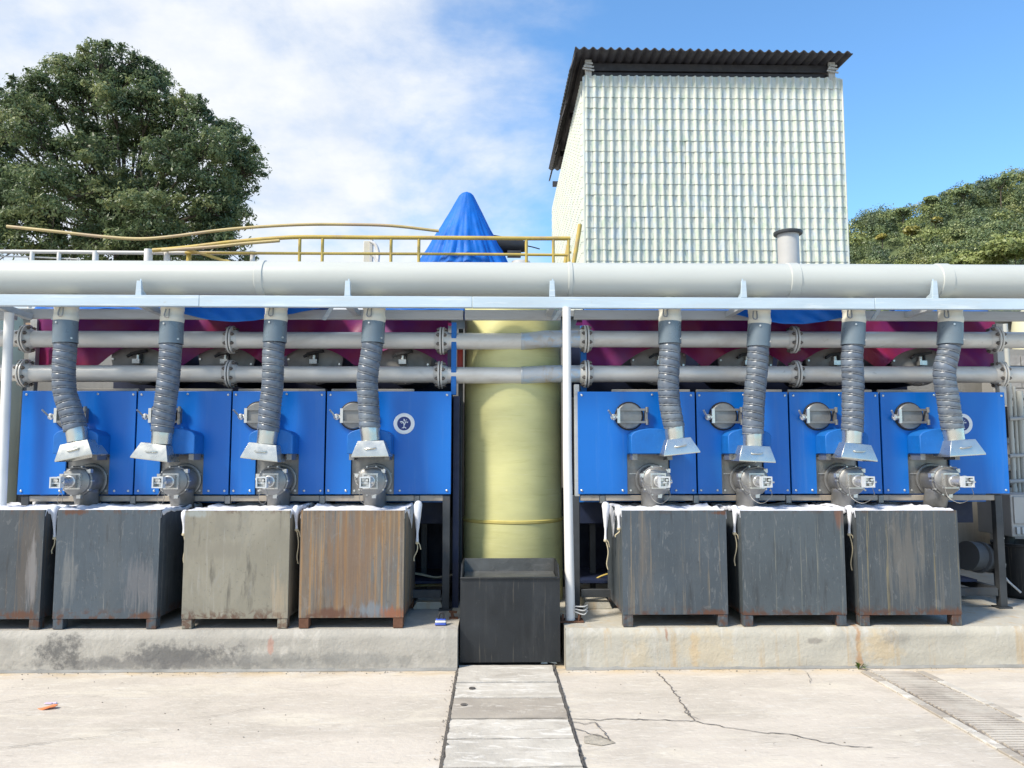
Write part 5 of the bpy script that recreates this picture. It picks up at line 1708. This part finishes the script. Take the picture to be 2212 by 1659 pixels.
TIES = [[(117, 1108, 1160, 1196)], [(398, 1118, 1152, 1220)], [(639, 1108, 1142, 1218)], [(903, 1100, 1170, 1212)], [(1336, 1108, 1140, 1160), (1309, 1102, 1165, 1230)], [(1588, 1108, 1150, 1222)], [(1836, 1108, 1152, 1232)]]
BD = 0.80
for i in range(7):
    (ta, tbx, ty), (ba, bb, by) = BN[i]
    xa, xb = P((ta + ba) / 2, 1218, YB).x, P((tbx + bb) / 2, 1218, YB).x
    zt_, zb3 = P(600, ty, YB).z, P(600, by, YB).z
    bn = thing('steel_bin', BLB[i], 'bin', ((xa + xb) / 2, YB + BD / 2, ZP), 'steel bins on the platform')
    yaw = random.uniform(-.012, .012)
    t_ = .010
    nx, nzv = 14, 12
    mb = MB()

    def wall_(p, q, out):
        p, q, out = Vector(p), Vector(q), Vector(out)

        def fn(u, v):
            b_ = p.lerp(q, u)
            z = zb3 + (zt_ - zb3) * v
            k = math.sin(math.pi * u) * math.sin(math.pi * v)
            w_ = (0.014 * nz(b_.x * 2.6, b_.y * 2.6 + 3 * i, z * 2.6) + 0.003) * k
            return b_.x + out.x * w_, b_.y + out.y * w_, z
        return fn
    corners = [(xa, YB), (xb, YB), (xb, YB + BD), (xa, YB + BD)]
    outs = [(0, -1, 0), (1, 0, 0), (0, 1, 0), (-1, 0, 0)]
    for k in range(4):
        p, q = corners[k], corners[(k + 1) % 4]
        mb.grid(wall_((*p, 0), (*q, 0), outs[k]), nx, nzv)
    xi0, xi1, yi0, yi1 = xa + t_, xb - t_, YB + t_, YB + BD - t_
    ins = [(xi0, yi0), (xi0, yi1), (xi1, yi1), (xi1, yi0)]
    for k in range(4):
        p, q = ins[k], ins[(k + 1) % 4]
        mb.add([(*p, zb3 + .013), (*q, zb3 + .013), (*q, zt_), (*p, zt_)], [(0, 1, 2, 3)])
    ou = [(xa, YB), (xa, YB + BD), (xb, YB + BD), (xb, YB)]
    for k in range(4):
        mb.add([(*ou[k], zt_), (*ou[(k + 1) % 4], zt_), (*ins[(k + 1) % 4], zt_), (*ins[k], zt_)], [(0, 1, 2, 3)])
        mb.add([(*ou[k], zb3), (*ou[(k + 1) % 4], zb3), (*ins[(k + 1) % 4], zb3), (*ins[k], zb3)], [(3, 2, 1, 0)])
    body = mb.build('shell', BM[i], bn)
    MB().box((xa + .004, YB + .004, zb3 + .004), (xb - .004, YB + BD - .004, zb3 + .012)).build('floor_plate', BM[i], bn)
    lw = M(26, YB) * .8
    for sx, sy in ((0, 0), (1, 0), (0, 1), (1, 1)):
        lx = xa + .002 + sx * (xb - xa - lw - .004)
        ly = YB + .003 + sy * (BD - lw - .006)
        MB().box((lx, ly, ZP), (lx + lw, ly + lw, zb3 - .001)).build('leg', MT['rust'] if (i == 3) else (BM[i] if i != 5 else BM[4]), bn, bevel=.004)
    # lining cloth
    lin = thing('filter_cloth', LLB[i], 'cloth', ((xa + xb) / 2, YB + BD / 2, zt_), 'white cloths lining the bins')
    hw, hd = (xb - xa) / 2, BD / 2
    cx_, cy_ = (xa + xb) / 2, YB + BD / 2

    def fn(u, v, i=i):
        s, r_ = (u * 2 - 1) * 1.10, -0.985 + v * 2.10
        x, y = cx_ + max(-1.012, min(1.012, s)) * hw, cy_ + max(-.985, min(1.012, r_)) * hd
        e = max(abs(s), abs(r_))
        inside = min(1, max(0, (1 - max(abs(s), abs(min(r_, 1)))) / .22))
        z = zt_ + .008 - .016 * inside + .016 * inside * nz(x * 3, y * 3, i + 9)
        if abs(s) > 1.0:
            z -= (abs(s) - 1.0) * hw * 1.6 * (0.5 + .8 * abs(nz(y * 5, i, 2))) * (1 + (4.2 * max(0, 1 - abs(r_ - .1) / .55) if (i == 3 and s > 0) or (i == 4 and s < 0) else 0))
        if r_ > 1.0:
            z -= (r_ - 1) * hd * 1.2
        if r_ < -.93:
            z = zt_ - .002 - .05 * ((-r_ - .93) / .055 > .9)
        z += .020 * nz(x * 7, y * 9, i * 3.3) + .010 * nz(x * 22, y * 18, i) * (1 if r_ > -.9 else .3)
        return x + .008 * nz(x * 12, y * 12, 7), y, z
    MB().grid(fn, 60, 50).build('sheet', MT['cloth'], lin, solid=.003)
    for (px, y0_, y1_, y2_) in TIES[i]:
        Yt_ = YB + (.10 if px not in (903, 1309) else .30)
        a, b, c_ = P(px, y0_ - 8, Yt_), P(px + random.uniform(-2, 2), y1_, Yt_ - .02), P(px + random.uniform(-10, 6), y2_, Yt_ - .01)
        fat = 1.0 if px not in (903, 1309) else 1.25
        MB().tube(catmull([a + Vector((0, .05, .0)), a, a.lerp(b, .5), b], 12)[0], [.022 * fat, .024 * fat, .026 * fat, .024 * fat, .022 * fat, .02 * fat, .017 * fat, .014 * fat, .012 * fat, .010, .009, .010, .012], 10).build('tail', MT['cloth'], lin)
        mb = MB().lathe(b + Vector((0, 0, -.01)), [(0, -.014), (.014, -.006), (.016, .004), (.01, .014), (0, .016)], 10)
        mb.tube(catmull([b, b.lerp(c_, .4) + Vector((.012, -.01, 0)), b.lerp(c_, .8) + Vector((-.006, 0, 0)), c_], 14)[0], .0045, 6)
        mb.tube(catmull([b, b + Vector((.02, -.01, -.02)), b + Vector((.03, -.005, -.06))], 8)[0], .004, 6)
        mb.build('cord', MT['cord'], lin)

# ------------------------------------------------------------------ odds and ends
p = G(952, 1352, ZP)
sc = thing('scrub_brush', 'small blue and white scrubbing brush lying on the platform edge', 'brush', p)
MB().box(p + Vector((-.045, 0, .002)), p + Vector((.04, .06, .018))).build('base', MT['royal'], sc, bevel=.006)
MB().box(p + Vector((-.042, .004, .019)), p + Vector((.038, .056, .036))).build('middle', MT['logo_white'], sc, bevel=.006)
MB().box(p + Vector((-.04, .008, .037)), p + Vector((.036, .052, .046))).build('back', MT['royal'], sc, bevel=.005)
MB().tube(catmull([p + Vector((-.02, .03, .046)), p + Vector((-.01, .035, .085)), p + Vector((.015, .035, .085)), p + Vector((.018, .03, .046))], 12)[0], .008, 8).build('handle', MT['rubber'], sc)
p = G(103, 1531)
lt = MB()
n = 14
ol = [(0.052 * math.cos(k / n * 2 * math.pi) * (1 + .2 * math.sin(2 * k)), .03 * math.sin(k / n * 2 * math.pi)) for k in range(n)]
lt.add([p + Vector((x, y, .012 + .010 * math.sin(x * 30))) for x, y in ol] + [p + Vector((x, y, .006 + .010 * math.sin(x * 30))) for x, y in ol], [list(range(n)), list(range(2 * n - 1, n - 1, -1))] + [(k, n + k, n + (k + 1) % n, (k + 1) % n) for k in range(n)])
tag(lt.build('orange_scrap', MT['orange']), 'flat orange plastic scrap lying on the pale concrete at left', 'litter')
p = G(107, 1522)
l2 = MB().box(p + Vector((-.035, 0, .003)), p + Vector((.012, .02, .008))).box(p + Vector((.016, .004, .003)), p + Vector((.04, .016, .012)))
tag(l2.build('lilac_scrap', MT['lilac'], bevel=.002), 'pale lilac plastic scrap just behind the orange one', 'litter')
p = G(1177, 1434)
wl = MB().box(p + Vector((-.03, -.02, .004)), p + Vector((.02, .01, .03))).beam(p + Vector((.0, -.02, .03)), p + Vector((.09, -.02, .01)), .015, .012)
tag(wl.build('white_scrap', MT['logo_white'], bevel=.003), 'small white plastic scrap at the foot of the black tub', 'litter')
p = G(978, 1338, ZP)
rb = thing('rusty_bracket', 'little rusty bracket on the left platform corner beside the tub', 'bracket', p)
MB().box(p + Vector((-.03, 0, .0)), p + Vector((.04, .05, .012))).build('foot', MT['rust'], rb, bevel=.002)
MB().cyl(p + Vector((.0, .02, .012)), p + Vector((-.01, .02, .05)), .012, 8).build('stub', MT['rust'], rb)
MB().beam(p + Vector((-.03, .03, .055)), p + Vector((.03, .02, .05)), .02, .015).build('arm', MT['rust'], rb)
# pale blocks behind the bins
for px, lab in ((925, 'low pale concrete block at the foot of the frame by the rusty bin'), (1290, 'low pale concrete block with ridged top behind the white post')):
    p = G(px, 1316, ZP)
    o = MB().prism([(p.x - .13, ZP), (p.x + .13, ZP), (p.x + .10, ZP + .06), (p.x - .10, ZP + .06)], p.y, p.y + .3).build('concrete_block', MT['platR'], bevel=.006)
    tag(o, lab, 'block')
# loose cable and rods under the left row, seen right of the rusty bin
o = rod(MB(), [(880, 1236), (905, 1240), (940, 1247), (965, 1244), (985, 1240)], .010, 6.9).build('loose_cable', MT['cord'])
tag(o, 'pale loose cable sagging in the dark beside the rusty bin', 'cable')
o = rod(MB(), [(880, 1266), (975, 1262)], .013, 6.85).build('loose_rod', MT['bamboo'])
tag(o, 'brown rod lying in the dark below the loose cable', 'rod')
o = rod(MB(), [(1240, 1252), (1275, 1255), (1300, 1244), (1330, 1235)], .008, 6.9).build('yellow_cable', MT['yellow'])
tag(o, 'thin yellow cable in the dark beside the bin near the white post', 'cable')
# weed at the platform foot
p = G(1855, 1446)
wd = thing('weed', 'small green weed growing from the joint at the platform foot', 'plant', p)
mb = MB()
for k in range(11):
    a = random.uniform(-.2, math.pi + .2)
    L_ = random.uniform(.03, .075)
    tip = p + Vector((math.cos(a) * L_, -.02 - .04 * random.random(), .015 + abs(math.sin(a)) * L_ * .75))
    md = p.lerp(tip, .55) + Vector((0, 0, .018))
    s = Vector((.007, .004, 0))
    mb.add([p, md - s, tip, md + s], [(0, 1, 2, 3)])
mb.build('leaves', MT['weed'], wd)
MB().tube([p, p + Vector((.0, -.01, .05))], .004, 6).build('stem', MT['weed'], wd)

# right hand clutter behind the frame
p = P(2130, 1210, 7.2)
dp = thing('duct_pipe', 'fat dark grey duct lying under the right end of the frame', 'pipe', p)
MB().cyl(P(2088, 1200, 7.1), P(2190, 1212, 7.3), M(31, 7.1), 28).build('duct', MT['duct'], dp)
a, b = P(2112, 1203, 7.12), P(2117, 1204, 7.13)
MB().cyl(a, b, M(33.5, 7.1), 28).build('collar', MT['duct'], dp)
c0 = P(2187, 1160, 7.0)
cb_ = thing('control_cabinet', 'light grey control cabinet at the right edge behind the frame leg', 'cabinet', c0)
c1 = P(2300, 1068, 7.0)
MB().box((c0.x, 7.0, c0.z), (c1.x, 7.5, c1.z)).build('body', MT['cabinet'], cb_, bevel=.008)
MB().box((c0.x + .02, 6.985, c0.z + .12), (c1.x - .02, 6.998, c1.z - .02)).build('door', MT['cabinet'], cb_, bevel=.004)
mb = MB()
for k in range(3):
    mb.box((c0.x + .03 + .05 * k, 6.975, c0.z + .03), (c0.x + .06 + .05 * k, 6.998, c0.z + .09))
mb.build('terminals', MT['white_box'], cb_)['kind'] = 'stuff'
MB().cyl((c0.x + .12, 7.25, ZP), (c0.x + .12, 7.25, c0.z), .06, 14).build('stand', MT['dark_steel'], cb_)
c0 = P(2194, 1292, 6.75)
bk = thing('black_drum', 'black drum with a wire handle at the right edge beside the frame leg', 'drum', (c0.x + .3, 7.0, ZP))
MB().lathe((c0.x + .3, 7.0, ZP), [(.24, 0), (.27, .03), (.28, .45), (.29, .46), (.29, .48), (.26, .48), (.25, .4)], 28).build('body', MT['black_bin'], bk)
MB().tube(catmull([(c0.x + .02, 6.9, ZP + .3), (c0.x - .05, 6.8, ZP + .2), (c0.x + .03, 6.72, ZP + .08)], 12)[0], .01, 8).build('handle', MT['grey_rail'], bk)
MB().tube(catmull([P(2158, 1220, 6.9), P(2150, 1200, 6.9), P(2155, 1170, 6.9), P(2164, 1155, 6.9)], 12)[0], .02, 8)
o = MB().tube(catmull([P(2160, 1222, 6.7), P(2154, 1200, 6.7), P(2157, 1172, 6.7), P(2166, 1160, 6.7)], 14)[0], .018, 8).build('white_strap', MT['white_paint'])
tag(o, 'curled white strap hanging on the right end of the frame', 'strap')

# masonry yard walls seen past both ends of the machines
def block_wall(xa, xb, Y, z1, label, bw, bh, seed):
    w = thing('block_wall', label, 'wall', ((xa + xb) / 2, Y, 0))
    MB().box((xa, Y + .02, 0), (xb, Y + .2, z1 - .01)).build('core', MT['wall'], w)
    nbx, nbz = int((xb - xa) / bw), int(z1 / bh)
    cnt = 0
    far = MB()
    for r in range(nbz):
        for c in range(nbx):
            x = xa + c * bw + (bw / 2 if r % 2 else 0)
            if x + bw > xb:
                continue
            j = .012 * nz(c * 3.3, r * 2.1, seed)
            lo_, hi_ = (x + .005, Y - .02 + j, r * bh + .005), (x + bw - .005, Y + .03, (r + 1) * bh - .005)
            px, py = project(((lo_[0] + hi_[0]) / 2, Y, (r + .5) * bh))
            if (-10 < px < 45 or 2150 < px < 2225) and 690 < py < 1330 and cnt < 300:
                MB().box(lo_, hi_).build('brick', MT['brick'], w)
                cnt += 1
            else:
                far.box(lo_, hi_)
    far.build('brick_field', MT['brick'], w)['kind'] = 'stuff'


x = P(46, 900, 8.2).x
block_wall(x - 1.6, x, 8.2, P(20, 800, 8.2).z, 'grey rubble block wall seen past the left end of the machines', .16, .085, 1)
x = P(2150, 900, 8.2).x
block_wall(x, x + 1.6, 8.2, P(2190, 752, 8.2).z, 'pale rough block wall seen past the right end of the machines', .2, .12, 5)
# shelving and gear in front of the right wall
c0, c1 = P(2182, 1062, 7.6), P(2300, 860, 7.6)
rk_ = thing('equipment_rack', 'grey equipment rack with dark boxes squeezed in at the right edge', 'rack', (c0.x, 7.6, ZP))
for z in (c0.z, c0.z + .22, c0.z + .48, c1.z):
    MB().box((c0.x, 7.6, z), (c1.x, 8.0, z + .04)).build('shelf', MT['beam_grey'], rk_, bevel=.004)
MB().box((c0.x + .01, 7.65, c0.z + .05), (c0.x + .28, 7.9, c0.z + .2)).build('dark_box', MT['dark_steel'], rk_, bevel=.006)
MB().box((c0.x + .06, 7.65, c0.z + .54), (c0.x + .4, 7.9, c0.z + .85)).build('dark_box', MT['inner_dark'], rk_, bevel=.006)
MB().box((c0.x + .005, 7.72, ZP), (c0.x + .05, 7.77, c1.z)).build('upright', MT['beam_grey'], rk_)
# cream tanks at both ends
for px, py, r_, lab in ((2235, 730, .42, 'cream plastic tank behind the pipes at the right edge'), (-20, 735, .3, 'cream plastic tank behind the grey post at the left edge')):
    Yc_ = 8.47 if px > 2000 else 8.0
    r_ = .22 if px > 2000 else r_
    c0 = P(px, py, Yc_)
    ct = thing('plastic_tank', lab, 'tank', (c0.x, Yc_, 0), 'cream tanks at the ends')
    MB().lathe((c0.x, Yc_, 0), [(r_, .0), (r_, c0.z + .1), (r_ * .9, c0.z + .25), (r_ * .3, c0.z + .36)], 32).build('body', MT['cream_tank'], ct)
    MB().lathe((c0.x, Yc_, c0.z + .36), [(r_ * .3, 0), (r_ * .3, .06), (0, .07)], 24).build('lid', MT['cabinet'], ct)
# small brick pier at the left end under the beam
p = P(42, 712, 7.0)
bp_ = thing('machine_bracket', 'pale steel upright between the flanged pipes at the left end', 'bracket', (p.x, 6.75, ZH))
a, b = P(68, 840, 6.8), P(72, 690, 6.8)
MB().box((a.x - .03, 6.78, ZH - .1), (a.x + .03, 6.84, b.z)).build('upright', MT['beam_grey'], bp_, bevel=.003)
MB().box((a.x - .12, 6.86, b.z - .2), (a.x + .2, 6.9, b.z - .02)).build('board', mat('brown board', (.33, .24, .17), .8, var=.2), bp_, bevel=.003)

pw = thing('pipework', 'pale grey upright pipes crowded beside the rack at the right edge', 'pipes', (P(2190, 960, 7.4).x, 7.4, ZP))
for px, r_, top in ((2186, .022, 700), (2197, .014, 835), (2208, .03, 845)):
    x_ = P(px, 960, 7.4).x
    MB().cyl((x_, 7.4, P(px, 1066, 7.4).z), (x_, 7.4, P(px, top, 7.4).z), r_, 14).build('upright_pipe', MT['pvc'], pw)
for py in (905, 985, 1040):
    a_, b_ = P(2180, py, 7.36), P(2290, py - 6, 7.36)
    MB().cyl(a_, b_, .018, 12).build('cross_pipe', MT['beam_grey'], pw)
# grit swept against the platform foot and along the drain
gb = MB()
for k in range(420):
    if k < 260:
        q_ = Vector((random.uniform(-4.2, 4.4), YE - .02 - abs(random.gauss(0, .035)), .004))
    elif k < 340:
        q_ = on(JL0, JL2, random.uniform(4.0, 5.7)) + Vector((random.gauss(-.01, .02), 0, .006))
    else:
        q_ = Vector((random.uniform(-4, 4.2), random.uniform(4.0, 5.7), .003))
    if XL - .01 < q_.x < XR + .01 and q_.y > 5.7:
        continue
    r_ = random.uniform(.002, .0075)
    n_ = [Vector((random.uniform(.6, 1.2) * sx, random.uniform(.6, 1.2) * sy, random.uniform(.4, .8) * sz)) * r_ for sx, sy, sz in ((1, 0, 0), (0, 1, 0), (-1, 0, 0), (0, -1, 0), (0, 0, 1), (0, 0, -1))]
    gb.add([q_ + v_ for v_ in n_], [(0, 1, 4), (1, 2, 4), (2, 3, 4), (3, 0, 4), (1, 0, 5), (2, 1, 5), (3, 2, 5), (0, 3, 5)])
tag(gb.build('grit', mat('grit', (0.26, 0.235, 0.2), .9, var=.5, vs=30)), 'fine grit swept along the foot of the platforms and the drain', 'grit', kind='stuff')
